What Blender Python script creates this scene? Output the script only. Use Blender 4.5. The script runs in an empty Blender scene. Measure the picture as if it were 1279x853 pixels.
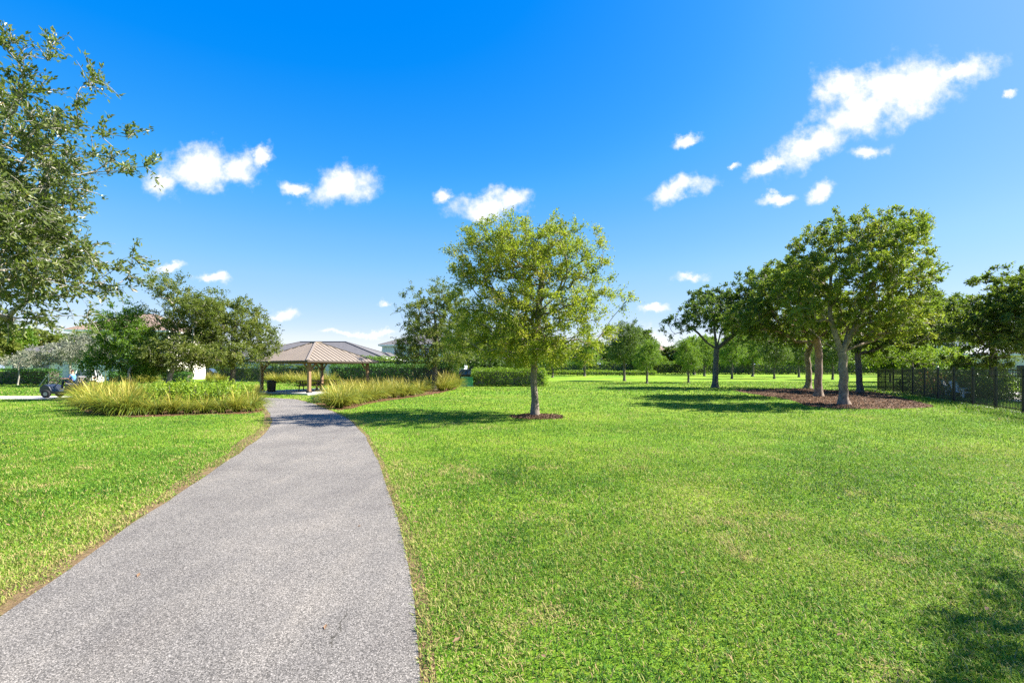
import bpy, bmesh, math, random
import numpy as np
from mathutils import Vector, Matrix

# ------------------------------------------------------------------ camera, sky, sun, exposure
SC = bpy.context.scene
COL = SC.collection
F, CX, HY, EYE = 568.4, 639.5, 461.0, 1.8        # focal length in photo pixels, centre column, horizon row, eye height

cam_d = bpy.data.cameras.new("camera")
cam_d.lens, cam_d.sensor_width = 16.0, 36.0
cam_d.shift_y = (HY - 426.5) / 1279.0
cam_d.clip_start, cam_d.clip_end = 0.05, 6000
cam = bpy.data.objects.new("camera", cam_d)
COL.objects.link(cam)
cam.location = (0, 0, EYE)
cam.rotation_euler = (math.radians(90), 0, 0)
SC.camera = cam

SUN_EL, SUN_AZ = math.radians(44), math.radians(84)   # azimuth clockwise from +Y (the view direction)
sun_d = bpy.data.lights.new("sun", 'SUN')
sun_d.energy, sun_d.angle, sun_d.color = 4.9, math.radians(0.53), (1.0, 0.95, 0.87)
sun = bpy.data.objects.new("sun", sun_d)
COL.objects.link(sun)
to_sun = Vector((math.sin(SUN_AZ) * math.cos(SUN_EL), math.cos(SUN_AZ) * math.cos(SUN_EL), math.sin(SUN_EL)))
sun.rotation_euler = to_sun.to_track_quat('Z', 'Y').to_euler()
sun.location = (30, -5, 40)

SC.view_settings.view_transform = 'Standard'
SC.view_settings.look = 'None'
SC.view_settings.exposure = 1.8
SC.view_settings.gamma = 1.0
SC.view_settings.use_curve_mapping = False
SC.cycles.use_denoising = False
SC.cycles.max_bounces = 8
SC.cycles.diffuse_bounces = 3
SC.cycles.transmission_bounces = 4
SC.cycles.sample_clamp_indirect = 6.0


class NT:
    """small helper to write node trees"""
    def __init__(self, tree):
        self.t = tree
        tree.nodes.clear()

    def n(self, typ, **kw):
        nd = self.t.nodes.new(typ)
        for k, v in kw.items():
            if k.startswith('i_'):
                self.set(nd, k[2:], v)
            elif k.startswith('p_'):
                setattr(nd, k[2:], v)
        return nd

    def set(self, nd, key, v):
        s = nd.inputs[int(key)] if key.isdigit() else nd.inputs[key.replace('_', ' ')]
        if isinstance(v, bpy.types.NodeSocket):
            self.t.links.new(v, s)
        else:
            s.default_value = v

    def math(self, op, a, b=None, clamp=False):
        nd = self.n('ShaderNodeMath', p_operation=op, p_use_clamp=clamp)
        self.set(nd, '0', a)
        if b is not None:
            self.set(nd, '1', b)
        return nd.outputs[0]

    def ramp(self, fac, stops, interp='LINEAR'):
        nd = self.n('ShaderNodeValToRGB')
        nd.color_ramp.interpolation = interp
        e = nd.color_ramp.elements
        while len(e) < len(stops):
            e.new(0.5)
        for el, (p, c) in zip(e, stops):
            el.position = p
            el.color = (c[0], c[1], c[2], 1) if len(c) == 3 else c
        self.set(nd, '0', fac)
        return nd.outputs[0]

    def noise(self, vec, scale, detail=4.0, rough=0.55, out=0):
        nd = self.n('ShaderNodeTexNoise')
        if vec is not None:
            self.set(nd, 'Vector', vec)
        self.set(nd, 'Scale', scale)
        self.set(nd, 'Detail', detail)
        self.set(nd, 'Roughness', rough)
        return nd.outputs[out]

    def mix(self, fac, a, b, blend='MIX'):
        nd = self.n('ShaderNodeMix', p_data_type='RGBA', p_blend_type=blend)
        for s, v in ((nd.inputs[0], fac), (nd.inputs[6], a), (nd.inputs[7], b)):
            if isinstance(v, bpy.types.NodeSocket):
                self.t.links.new(v, s)
            elif isinstance(v, (int, float)):
                s.default_value = v
            else:
                s.default_value = (v[0], v[1], v[2], 1)
        return nd.outputs[2]


W = bpy.data.worlds.new("World")
SC.world = W
W.use_nodes = True
wt = NT(W.node_tree)
sky = wt.n('ShaderNodeTexSky', p_sky_type='NISHITA', p_sun_disc=False)
sky.sun_elevation = SUN_EL
sky.sun_rotation = SUN_AZ
sky.altitude = 0
sky.air_density = 1.0
sky.dust_density = 0.4
sky.ozone_density = 2.2
hsv = wt.n('ShaderNodeSeparateColor', p_mode='HSV', i_0=sky.outputs[0])
sat = wt.ramp(hsv.outputs[1], [(0.0, (.06,) * 3), (0.15, (.15,) * 3), (0.30, (.37,) * 3), (0.47, (.57,) * 3), (0.55, (.68,) * 3), (0.61, (.82,) * 3), (0.65, (.95,) * 3), (0.673, (1.0,) * 3)])
hue = wt.math('MAXIMUM', wt.math('ADD', hsv.outputs[0], wt.math('MULTIPLY', wt.math('SUBTRACT', wt.math('MAXIMUM', hsv.outputs[1], 0.64), 0.652), 0.40)), 0.592)
val = wt.math('MINIMUM', wt.math('ADD', wt.math('MULTIPLY', hsv.outputs[2], 0.12), 2.45), 4.0)
hs = wt.n('ShaderNodeCombineColor', p_mode='HSV', i_0=hue, i_1=sat, i_2=val)
tc = wt.n('ShaderNodeTexCoord').outputs['Generated']
sep = wt.n('ShaderNodeSeparateXYZ', i_0=tc)
yy = wt.math('MAXIMUM', sep.outputs[1], 0.02)
u = wt.math('DIVIDE', sep.outputs[0], yy)
v = wt.math('DIVIDE', sep.outputs[2], yy)
uv = wt.n('ShaderNodeCombineXYZ', i_0=u, i_1=v, i_2=0.0).outputs[0]
warp = wt.noise(uv, 9.0, 8.0, 0.66, out=1)
wv = wt.n('ShaderNodeVectorMath', p_operation='SUBTRACT', i_0=warp, i_1=(0.5, 0.5, 0.5)).outputs[0]
wv = wt.n('ShaderNodeVectorMath', p_operation='SCALE', i_0=wv, i_Scale=0.095).outputs[0]
uvw = wt.n('ShaderNodeVectorMath', p_operation='ADD', i_0=uv, i_1=wv).outputs[0]
# drifting cumulus: direction (tan az, tan el), half sizes, tilt
CLOUDS = [(1130, 110, 118, 44, 14), (1070, 140, 80, 46, 30), (1015, 182, 80, 30, 30), (965, 208, 46, 14, 22), (1195, 92, 66, 24, 14), (1085, 190, 34, 12, 8), (1052, 108, 44, 34, 0),
          (252, 212, 84, 34, 8), (290, 208, 44, 28, 0), (326, 193, 13, 22, -50), (205, 226, 36, 18, 0),
          (430, 231, 56, 32, 14), (376, 231, 30, 11, -14), (608, 255, 56, 22, 6), (640, 250, 30, 16, 0), (556, 246, 14, 11, 0),
          (850, 236, 52, 18, 14), (864, 174, 24, 10, 24), (966, 252, 30, 9, 10), (1022, 240, 22, 15, 24), (1264, 116, 14, 8, 0), (915, 210, 10, 6, 0),
          (866, 348, 34, 9, 4), (815, 388, 26, 7, 0), (478, 383, 11, 7, 0), (352, 394, 34, 8, 6), (264, 349, 28, 8, 0), (210, 338, 24, 8, 10),
          (800, 420, 56, 17, -8), (830, 434, 40, 20, -10), (455, 413, 70, 5, 0)]
mn = None
for (cx, cy, rx, ry, rot) in CLOUDS:
    mp = wt.n('ShaderNodeMapping', p_vector_type='TEXTURE', i_Vector=uvw)
    mp.inputs['Location'].default_value = ((cx - CX) / F, (HY - cy) / F, 0)
    mp.inputs['Rotation'].default_value = (0, 0, math.radians(rot))
    mp.inputs['Scale'].default_value = (0.98 * rx / F, 0.98 * ry / F, 1)
    ln = wt.n('ShaderNodeVectorMath', p_operation='LENGTH', i_0=mp.outputs[0]).outputs['Value']
    mn = ln if mn is None else wt.math('MINIMUM', mn, ln)
fb = wt.noise(uv, 17.0, 9.0, 0.62)
body = wt.math('SUBTRACT', 1.0, mn)
dens = wt.math('ADD', wt.math('MULTIPLY', body, 1.35), wt.math('MULTIPLY', wt.math('SUBTRACT', fb, 0.5), 2.5))
mr = wt.n('ShaderNodeMapRange', p_interpolation_type='SMOOTHSTEP', i_0=dens, i_1=-0.05, i_2=1.2, i_3=0.0, i_4=1.0)
ahead = wt.math('GREATER_THAN', sep.outputs[1], 0.05)
cmask = wt.math('MULTIPLY', mr.outputs[0], ahead)
ccol = wt.ramp(dens, [(0.1, (2.6, 2.85, 3.2)), (0.9, (3.35, 3.35, 3.35))])
skc = wt.mix(cmask, hs.outputs[0], ccol)
bg = wt.n('ShaderNodeBackground', i_Color=skc, i_Strength=0.1)
wo = wt.n('ShaderNodeOutputWorld', i_Surface=bg.outputs[0])

# ------------------------------------------------------------------ helpers
RNG = np.random.default_rng(7)
random.seed(7)


def terr(y):
    """the park rises very gently towards its far end"""
    return 0.0065 * np.clip(np.asarray(y, float) - 45, 0, 150)


def P(px, py, d):
    return np.array([(px - CX) * d / F, d, EYE + (HY - py) * d / F])


def gp(px, py):
    """ground point under a photo pixel"""
    d = 20.0
    for _ in range(60):
        d = (EYE - float(terr(d))) * F / max(py - HY, 0.5)
    return np.array([(px - CX) * d / F, d])


def at(px, d):
    return ((px - CX) * d / F, d, float(terr(d)))


def tag(o, label=None, cat=None, group=None, kind=None):
    if label: o['label'] = label
    if cat: o['category'] = cat
    if group: o['group'] = group
    if kind: o['kind'] = kind
    return o


def empty(name, loc, rz=0.0, label=None, cat=None, group=None):
    o = bpy.data.objects.new(name, None)
    o.empty_display_size = 0.3
    COL.objects.link(o)
    o.location = loc
    o.rotation_euler = (0, 0, rz)
    return tag(o, label, cat, group)


def link(name, me, mat, parent=None, loc=None, kind=None):
    o = bpy.data.objects.new(name, me)
    COL.objects.link(o)
    if mat is not None and not me.materials:
        me.materials.append(mat)
    if parent is not None: o.parent = parent
    if loc is not None: o.location = loc
    if kind: o['kind'] = kind
    return o


def np_mesh(name, verts, faces, tint=None, smooth=False):
    """verts n x 3; faces m x k (one k) or list of such arrays; tint one value per face"""
    verts = np.ascontiguousarray(verts, np.float32)
    if not isinstance(faces, list): faces = [faces]
    faces = [np.asarray(f, np.int32) for f in faces if len(f)]
    me = bpy.data.meshes.new(name)
    me.vertices.add(len(verts))
    me.vertices.foreach_set('co', verts.ravel())
    tot = np.concatenate([np.full(len(f), f.shape[1], np.int32) for f in faces])
    idx = np.concatenate([f.ravel() for f in faces])
    me.loops.add(len(idx))
    me.loops.foreach_set('vertex_index', idx)
    me.polygons.add(len(tot))
    st = np.zeros(len(tot), np.int32)
    st[1:] = np.cumsum(tot)[:-1]
    me.polygons.foreach_set('loop_start', st)
    me.polygons.foreach_set('loop_total', tot)
    me.polygons.foreach_set('use_smooth', np.full(len(tot), smooth, bool))
    if tint is not None:
        a = me.attributes.new('tint', 'FLOAT', 'FACE')
        a.data.foreach_set('value', np.ascontiguousarray(tint, np.float32))
    me.update(calc_edges=True)
    return me


class MB:
    """collects boxes, bars, tubes and polygons for one mesh"""
    def __init__(self):
        self.bm = bmesh.new()

    def box(self, c, s, rz=0.0, M=None, bev=0.0):
        r = bmesh.ops.create_cube(self.bm, size=1.0)
        m = Matrix.Translation(c) @ Matrix.Rotation(rz, 4, 'Z') @ Matrix.Diagonal((s[0], s[1], s[2], 1))
        if M is not None: m = M @ m
        bmesh.ops.transform(self.bm, matrix=m, verts=r['verts'])
        if bev:
            es = list({e for v_ in r['verts'] for e in v_.link_edges})
            bmesh.ops.bevel(self.bm, geom=es, offset=bev, segments=2, affect='EDGES', profile=0.5)
        return self

    def bar(self, a, b, w, h=None, up=(0, 0, 1)):
        a, b = Vector(a), Vector(b)
        d = b - a
        L = d.length
        z = d.normalized()
        x = Vector(up).cross(z)
        if x.length < 1e-4: x = Vector((1, 0, 0)).cross(z)
        x.normalize()
        y = z.cross(x)
        m = Matrix((x, y, z)).transposed().to_4x4()
        m.translation = (a + b) / 2
        r = bmesh.ops.create_cube(self.bm, size=1.0)
        bmesh.ops.transform(self.bm, matrix=m @ Matrix.Diagonal((w, h or w, L, 1)), verts=r['verts'])
        return self

    def cyl(self, a, b, r1, r2=None, seg=16, caps=True):
        a, b = Vector(a), Vector(b)
        d = b - a
        q = d.to_track_quat('Z', 'Y').to_matrix().to_4x4()
        q.translation = (a + b) / 2
        r = bmesh.ops.create_cone(self.bm, cap_ends=caps, segments=seg, radius1=r1, radius2=r1 if r2 is None else r2, depth=d.length)
        bmesh.ops.transform(self.bm, matrix=q, verts=r['verts'])
        return self

    def torus(self, c, axis, R, r, seg=24, ring=10):
        q = Vector(axis).to_track_quat('Z', 'Y').to_matrix()
        vs = []
        for i in range(seg):
            a = 2 * math.pi * i / seg
            row = []
            for j in range(ring):
                b = 2 * math.pi * j / ring
                p = Vector(((R + r * math.cos(b)) * math.cos(a), (R + r * math.cos(b)) * math.sin(a), r * math.sin(b)))
                row.append(self.bm.verts.new(Vector(c) + q @ p))
            vs.append(row)
        for i in range(seg):
            for j in range(ring):
                self.bm.faces.new((vs[i][j], vs[(i + 1) % seg][j], vs[(i + 1) % seg][(j + 1) % ring], vs[i][(j + 1) % ring]))
        return self

    def face(self, pts):
        self.bm.faces.new([self.bm.verts.new(p) for p in pts])
        return self

    def prism(self, prof, y0, y1, inset=None):
        """profile of (x, z) extruded along y"""
        a = [self.bm.verts.new((x, y0, z)) for x, z in prof]
        b = [self.bm.verts.new((x, y1, z)) for x, z in prof]
        n = len(prof)
        self.bm.faces.new(a)
        self.bm.faces.new(list(reversed(b)))
        for i in range(n):
            self.bm.faces.new((a[i], b[i], b[(i + 1) % n], a[(i + 1) % n]))
        return self

    def build(self, name, mat, parent=None, loc=None, smooth=False, kind=None):
        bmesh.ops.recalc_face_normals(self.bm, faces=self.bm.faces)
        me = bpy.data.meshes.new(name)
        self.bm.to_mesh(me)
        self.bm.free()
        if smooth:
            for p in me.polygons: p.use_smooth = True
        return link(name, me, mat, parent, loc, kind)


def copy_tree(o, parent=None):
    c = o.copy()
    COL.objects.link(c)
    if parent is not None: c.parent = parent
    for ch in list(o.children):
        copy_tree(ch, c)
    return c


def vnoise(x, y, s, seed=0):
    """value noise of about 0..1 in numpy"""
    x, y = np.asarray(x) / s, np.asarray(y) / s
    xi, yi = np.floor(x).astype(np.int64), np.floor(y).astype(np.int64)
    fx, fy = x - xi, y - yi
    fx, fy = fx * fx * (3 - 2 * fx), fy * fy * (3 - 2 * fy)

    def h(a, b):
        n = (a * 374761393 + b * 668265263 + seed * 974634777) & 0xffffffff
        n = ((n ^ (n >> 13)) * 1274126177) & 0xffffffff
        return ((n ^ (n >> 16)) & 0xffff) / 65535.0
    return (h(xi, yi) * (1 - fx) + h(xi + 1, yi) * fx) * (1 - fy) + (h(xi, yi + 1) * (1 - fx) + h(xi + 1, yi + 1) * fx) * fy


def inside(x, y, poly):
    x, y = np.asarray(x), np.asarray(y)
    poly = np.asarray(poly)
    res = np.zeros(x.shape, bool)
    j = len(poly) - 1
    for i in range(len(poly)):
        xi, yi = poly[i]
        xj, yj = poly[j]
        c = ((yi > y) != (yj > y)) & (x < (xj - xi) * (y - yi) / (yj - yi + 1e-12) + xi)
        res ^= c
        j = i
    return res


def smooth_line(pts, n):
    """Catmull-Rom through pts, n samples evenly along it"""
    p = np.asarray(pts, float)
    p = np.vstack([2 * p[0] - p[1], p, 2 * p[-1] - p[-2]])
    out = []
    for i in range(1, len(p) - 2):
        t = np.linspace(0, 1, 24, endpoint=False)[:, None]
        a, b, c, d = p[i - 1], p[i], p[i + 1], p[i + 2]
        out.append(0.5 * ((2 * b) + (c - a) * t + (2 * a - 5 * b + 4 * c - d) * t ** 2 + (3 * b - a - 3 * c + d) * t ** 3))
    q = np.vstack(out + [p[-2][None]])
    s = np.r_[0, np.cumsum(np.linalg.norm(np.diff(q, axis=0), axis=1))]
    w = np.linspace(0, s[-1], n)
    return np.c_[np.interp(w, s, q[:, 0]), np.interp(w, s, q[:, 1])]


# ------------------------------------------------------------------ materials
def new_mat(name):
    m = bpy.data.materials.new(name)
    m.use_nodes = True
    return m, NT(m.node_tree)


def surface(name, color, rough=0.6, spec=0.4, metal=0.0, var=0.12, scale=6.0, bump=0.0, bscale=40.0, stops=None):
    """painted, metal, wood... surface with a little uneven wear"""
    m, t = new_mat(name)
    co = t.n('ShaderNodeTexCoord').outputs['Object']
    nz = t.noise(co, scale, 6.0, 0.6)
    c = np.array(color)
    col = t.ramp(nz, stops or [(0.25, tuple(c * (1 - var))), (0.75, tuple(np.minimum(c * (1 + var), 1.0)))])
    b = t.n('ShaderNodeBsdfPrincipled', i_Base_Color=col, i_Roughness=rough, i_Metallic=metal)
    b.inputs['Specular IOR Level'].default_value = spec
    if bump:
        bn = t.n('ShaderNodeBump', i_Strength=bump, i_Distance=0.02, i_Height=t.noise(co, bscale, 5.0, 0.6))
        t.set(b, 'Normal', bn.outputs[0])
    t.n('ShaderNodeOutputMaterial', i_Surface=b.outputs[0])
    return m


def leaf_mat(name, stops, trans=0.35, rough=0.5, spec=0.35, tcol=None):
    m, t = new_mat(name)
    at_ = t.n('ShaderNodeAttribute', p_attribute_name='tint')
    col = t.ramp(at_.outputs['Fac'], stops)
    b = t.n('ShaderNodeBsdfPrincipled', i_Base_Color=col, i_Roughness=rough)
    b.inputs['Specular IOR Level'].default_value = spec
    tl = t.mix(0.5, col, tcol or (0.20, 0.30, 0.02), 'MIX')
    tr = t.n('ShaderNodeBsdfTranslucent', i_Color=tl)
    mx = t.n('ShaderNodeMixShader', i_0=trans, i_1=b.outputs[0], i_2=tr.outputs[0])
    t.n('ShaderNodeOutputMaterial', i_Surface=mx.outputs[0])
    return m


M = {}
M['oak_leaf'] = leaf_mat('oak leaf', [(0.0, (0.055, 0.08, 0.015)), (0.45, (0.145, 0.175, 0.03)), (0.8, (0.25, 0.27, 0.05)), (1.0, (0.33, 0.28, 0.08))], 0.48)
M['gold_leaf'] = leaf_mat('yellow oak leaf', [(0.0, (0.09, 0.13, 0.012)), (0.4, (0.22, 0.265, 0.020)), (0.75, (0.37, 0.36, 0.030)), (1.0, (0.46, 0.34, 0.05))], 0.58)
M['near_leaf'] = leaf_mat('glossy oak leaf', [(0.0, (0.04, 0.06, 0.016)), (0.5, (0.115, 0.15, 0.036)), (0.85, (0.21, 0.24, 0.07)), (1.0, (0.26, 0.18, 0.06))], 0.42, 0.36, 0.5)
M['limbo_leaf'] = leaf_mat('limbo leaf', [(0.0, (0.05, 0.085, 0.012)), (0.5, (0.13, 0.185, 0.020)), (0.85, (0.27, 0.29, 0.03)), (1.0, (0.34, 0.29, 0.04))], 0.48)
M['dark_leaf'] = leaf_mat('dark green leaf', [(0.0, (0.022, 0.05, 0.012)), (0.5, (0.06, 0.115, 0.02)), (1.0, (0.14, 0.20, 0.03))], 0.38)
M['bright_leaf'] = leaf_mat('fresh green leaf', [(0.0, (0.045, 0.115, 0.010)), (0.5, (0.12, 0.23, 0.018)), (1.0, (0.25, 0.34, 0.03))], 0.45)
M['silver_leaf'] = leaf_mat('silver leaf', [(0.0, (0.10, 0.11, 0.075)), (0.5, (0.20, 0.21, 0.15)), (1.0, (0.34, 0.34, 0.25))], 0.2, tcol=(0.3, 0.32, 0.2))
M['lime_leaf'] = leaf_mat('lime leaf', [(0.0, (0.09, 0.20, 0.012)), (0.5, (0.22, 0.34, 0.02)), (1.0, (0.38, 0.44, 0.035))], 0.45)
M['hedge_leaf'] = leaf_mat('hedge leaf', [(0.0, (0.02, 0.07, 0.010)), (0.5, (0.045, 0.145, 0.016)), (1.0, (0.10, 0.22, 0.025))], 0.3)
M['croton_leaf'] = leaf_mat('orange red leaf', [(0.0, (0.08, 0.14, 0.02)), (0.5, (0.26, 0.12, 0.03)), (1.0, (0.45, 0.12, 0.04))], 0.35, tcol=(0.5, 0.15, 0.03))
M['reed'] = leaf_mat('ornamental grass blade', [(0.0, (0.05, 0.11, 0.010)), (0.4, (0.15, 0.22, 0.018)), (0.7, (0.36, 0.34, 0.03)), (1.0, (0.52, 0.43, 0.085))], 0.35, tcol=(0.45, 0.36, 0.06))
M['grass'] = leaf_mat('lawn blade', [(0.0, (0.030, 0.085, 0.012)), (0.3, (0.090, 0.222, 0.016)), (0.58, (0.198, 0.302, 0.026)), (0.8, (0.40, 0.36, 0.13)), (1.0, (0.40, 0.26, 0.13))], 0.38, 0.6, 0.2, tcol=(0.19, 0.31, 0.03))


def bark(name, c1, c2, scale=9.0, stretch=0.25, bump=0.7):
    m, t = new_mat(name)
    co = t.n('ShaderNodeTexCoord').outputs['Object']
    mp = t.n('ShaderNodeMapping', i_Vector=co)
    mp.inputs['Scale'].default_value = (1, 1, stretch)
    nz = t.noise(mp.outputs[0], scale, 8.0, 0.68)
    big = t.noise(co, 1.7, 3.0, 0.5)
    col = t.ramp(t.math('ADD', t.math('MULTIPLY', nz, 0.75), t.math('MULTIPLY', big, 0.25)), [(0.35, c1), (0.62, c2)])
    b = t.n('ShaderNodeBsdfPrincipled', i_Base_Color=col, i_Roughness=0.85)
    bn = t.n('ShaderNodeBump', i_Strength=bump, i_Distance=0.03, i_Height=nz)
    t.set(b, 'Normal', bn.outputs[0])
    t.n('ShaderNodeOutputMaterial', i_Surface=b.outputs[0])
    return m


M['oak_bark'] = bark('oak bark', (0.085, 0.065, 0.048), (0.27, 0.22, 0.17), 14.0)
M['limbo_bark'] = bark('limbo bark', (0.10, 0.068, 0.045), (0.31, 0.23, 0.165), 6.0, 0.6, 0.35)
M['pale_bark'] = bark('pale twig bark', (0.17, 0.15, 0.125), (0.40, 0.36, 0.30), 14.0)
M['dark_bark'] = bark('dark bark', (0.05, 0.042, 0.034), (0.15, 0.125, 0.10), 10.0)


def lawn_mat():
    m, t = new_mat('mown lawn')
    pos = t.n('ShaderNodeNewGeometry').outputs['Position']
    a = t.noise(pos, 0.16, 4.0, 0.55)
    b = t.noise(pos, 1.1, 5.0, 0.6)
    c = t.noise(pos, 26.0, 6.0, 0.75)
    s = t.math('ADD', t.math('ADD', t.math('MULTIPLY', a, 0.38), t.math('MULTIPLY', b, 0.26)), t.math('MULTIPLY', c, 0.42))
    col = t.ramp(s, [(0.34, (0.04, 0.09, 0.010)), (0.47, (0.105, 0.22, 0.014)), (0.58, (0.20, 0.285, 0.022)), (0.68, (0.30, 0.31, 0.05)), (0.78, (0.30, 0.24, 0.09))])
    p = t.n('ShaderNodeBsdfPrincipled', i_Base_Color=col, i_Roughness=0.9)
    p.inputs['Specular IOR Level'].default_value = 0.1
    bn = t.n('ShaderNodeBump', i_Strength=0.9, i_Distance=0.05, i_Height=t.noise(pos, 34.0, 5.0, 0.7))
    t.set(p, 'Normal', bn.outputs[0])
    t.n('ShaderNodeOutputMaterial', i_Surface=p.outputs[0])
    return m


def asphalt_mat():
    m, t = new_mat('worn asphalt')
    pos = t.n('ShaderNodeNewGeometry').outputs['Position']
    vor = t.n('ShaderNodeTexVoronoi', p_feature='F1', i_Vector=pos, i_Scale=165.0)
    cell = t.n('ShaderNodeSeparateColor', i_0=vor.outputs['Color']).outputs[0]
    fine = t.noise(pos, 105.0, 7.0, 0.75)
    sp = t.math('ADD', t.math('MULTIPLY', cell, 0.5), t.math('MULTIPLY', fine, 0.5))
    col = t.ramp(sp, [(0.22, (0.036, 0.033, 0.029)), (0.44, (0.112, 0.103, 0.092)), (0.62, (0.182, 0.167, 0.149)), (0.8, (0.36, 0.33, 0.295))])
    pat = t.noise(pos, 0.7, 5.0, 0.6)
    col = t.mix(1.0, col, t.ramp(pat, [(0.3, (0.80, 0.79, 0.80)), (0.5, (1.0, 1.0, 1.0)), (0.7, (1.22, 1.2, 1.17))]), 'MULTIPLY')
    st = t.noise(pos, 2.6, 6.0, 0.7)
    col = t.mix(t.ramp(st, [(0.57, (0, 0, 0)), (0.72, (0.5, 0.5, 0.5))]), col, (0.13, 0.12, 0.11))
    mpw = t.n('ShaderNodeMapping', i_Vector=pos)
    mpw.inputs['Rotation'].default_value = (0, 0, math.radians(-14))
    mpw.inputs['Scale'].default_value = (2.2, 0.16, 1)
    wear = t.noise(mpw.outputs[0], 1.0, 5.0, 0.6)
    col = t.mix(1.0, col, t.ramp(wear, [(0.36, (0.93, 0.93, 0.935)), (0.5, (1.0, 1.0, 1.0)), (0.66, (1.07, 1.06, 1.04))]), 'MULTIPLY')
    # a short crack in the surface
    sx = t.n('ShaderNodeSeparateXYZ', i_0=pos)
    w = t.math('MULTIPLY', t.math('SUBTRACT', t.noise(pos, 7.0, 4.0, 0.7), 0.5), 0.16)
    ln = t.math('ADD', t.math('ADD', sx.outputs[0], w), t.math('MULTIPLY', t.math('SUBTRACT', sx.outputs[1], 3.1), 0.12))
    dx = t.math('ABSOLUTE', t.math('ADD', ln, 1.19))
    dy = t.math('ABSOLUTE', t.math('SUBTRACT', sx.outputs[1], 3.15))
    on = t.math('MULTIPLY', t.math('LESS_THAN', dx, 0.0035), t.math('LESS_THAN', dy, 0.22))
    col = t.mix(on, col, (0.05, 0.045, 0.035))
    p = t.n('ShaderNodeBsdfPrincipled', i_Base_Color=col, i_Roughness=0.85)
    p.inputs['Specular IOR Level'].default_value = 0.25
    bn = t.n('ShaderNodeBump', i_Strength=0.8, i_Distance=0.008, i_Height=sp)
    t.set(p, 'Normal', bn.outputs[0])
    t.n('ShaderNodeOutputMaterial', i_Surface=p.outputs[0])
    return m


def speckled(name, stops, scale, bump=0.6, big=0.8):
    m, t = new_mat(name)
    pos = t.n('ShaderNodeNewGeometry').outputs['Position']
    s = t.math('ADD', t.math('MULTIPLY', t.noise(pos, scale, 6.0, 0.75), 0.7), t.math('MULTIPLY', t.noise(pos, big, 4.0, 0.6), 0.3))
    p = t.n('ShaderNodeBsdfPrincipled', i_Base_Color=t.ramp(s, stops), i_Roughness=0.9)
    p.inputs['Specular IOR Level'].default_value = 0.15
    bn = t.n('ShaderNodeBump', i_Strength=bump, i_Distance=0.04, i_Height=t.noise(pos, scale * 0.8, 5.0, 0.7))
    t.set(p, 'Normal', bn.outputs[0])
    t.n('ShaderNodeOutputMaterial', i_Surface=p.outputs[0])
    return m


M['lawn'] = lawn_mat()
M['asphalt'] = asphalt_mat()
M['soil'] = speckled('dry soil', [(0.3, (0.05, 0.033, 0.018)), (0.5, (0.15, 0.10, 0.05)), (0.7, (0.30, 0.22, 0.11))], 30.0)
M['mulch'] = speckled('red brown mulch', [(0.3, (0.035, 0.018, 0.010)), (0.5, (0.12, 0.058, 0.028)), (0.68, (0.26, 0.14, 0.07))], 22.0)
M['chip'] = leaf_mat('mulch chip', [(0.0, (0.03, 0.016, 0.009)), (0.5, (0.092, 0.053, 0.029)), (1.0, (0.24, 0.15, 0.088))], 0.05, 0.8, 0.2, tcol=(0.2, 0.1, 0.05))
M['concrete'] = speckled('pale concrete', [(0.3, (0.36, 0.34, 0.31)), (0.6, (0.50, 0.48, 0.44)), (0.8, (0.60, 0.58, 0.54))], 8.0, 0.2)
M['sand'] = speckled('pale gravel strip', [(0.3, (0.28, 0.26, 0.22)), (0.6, (0.48, 0.45, 0.39)), (0.8, (0.62, 0.59, 0.52))], 30.0)

# ------------------------------------------------------------------ ground, paths, beds
ys = np.r_[-3000, -600, -100, -20, 0, 10, 20, 30, 40, np.arange(45, 200, 5), 195, 260, 500, 1000, 2500, 4500]
ys = np.unique(ys)
xs = np.r_[-4000, -1500, -600, -250, -120, -60, -30, -10, 0, 10, 30, 60, 120, 250, 600, 1500, 4000]
gx, gy = np.meshgrid(xs, ys)
gv = np.c_[gx.ravel(), gy.ravel(), terr(gy.ravel())]
nx = len(xs)
gi = np.arange((len(ys) - 1) * nx).reshape(len(ys) - 1, nx)[:, :-1].ravel()
link('ground', np_mesh('ground', gv, np.c_[gi, gi + 1, gi + nx + 1, gi + nx], smooth=True), M['lawn'], kind='structure')

L_PX = [(-300, 1010), (-120, 860), (0, 770), (60, 730), (150, 667), (200, 632), (250, 600), (300, 565), (325, 547), (337, 534), (339, 524), (334, 513), (325, 506)]
R_PX = [(537, 1010), (532, 900), (530, 853), (527, 800), (515, 730), (501, 660), (490, 620), (478, 590), (464, 560), (449, 536), (430, 521), (408, 511), (388, 503)]
Lw = [gp(*p) for p in L_PX] + [np.array([-14.3, 24.6]), np.array([-17.5, 26.4]), np.array([-22, 27.2]), np.array([-28, 27.3])]
Rw = [gp(*p) for p in R_PX] + [np.array([-11.9, 25.7]), np.array([-13.6, 27.6]), np.array([-19, 29.6]), np.array([-28, 30.2])]
Lw = [Lw[0] + (Lw[0] - Lw[1]) * 1.2] + Lw
Rw = [np.array([Rw[0][0] + 0.1, -0.6])] + Rw
NL = 90
PL, PR = smooth_line(Lw, NL), smooth_line(Rw, NL)
wob = lambda n, s: (vnoise(np.arange(n) * 1.0, np.zeros(n), 1.7, s) - 0.5) * 0.07
PL[:, 0] += wob(NL, 3)
PR[:, 0] += wob(NL, 5)


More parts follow.
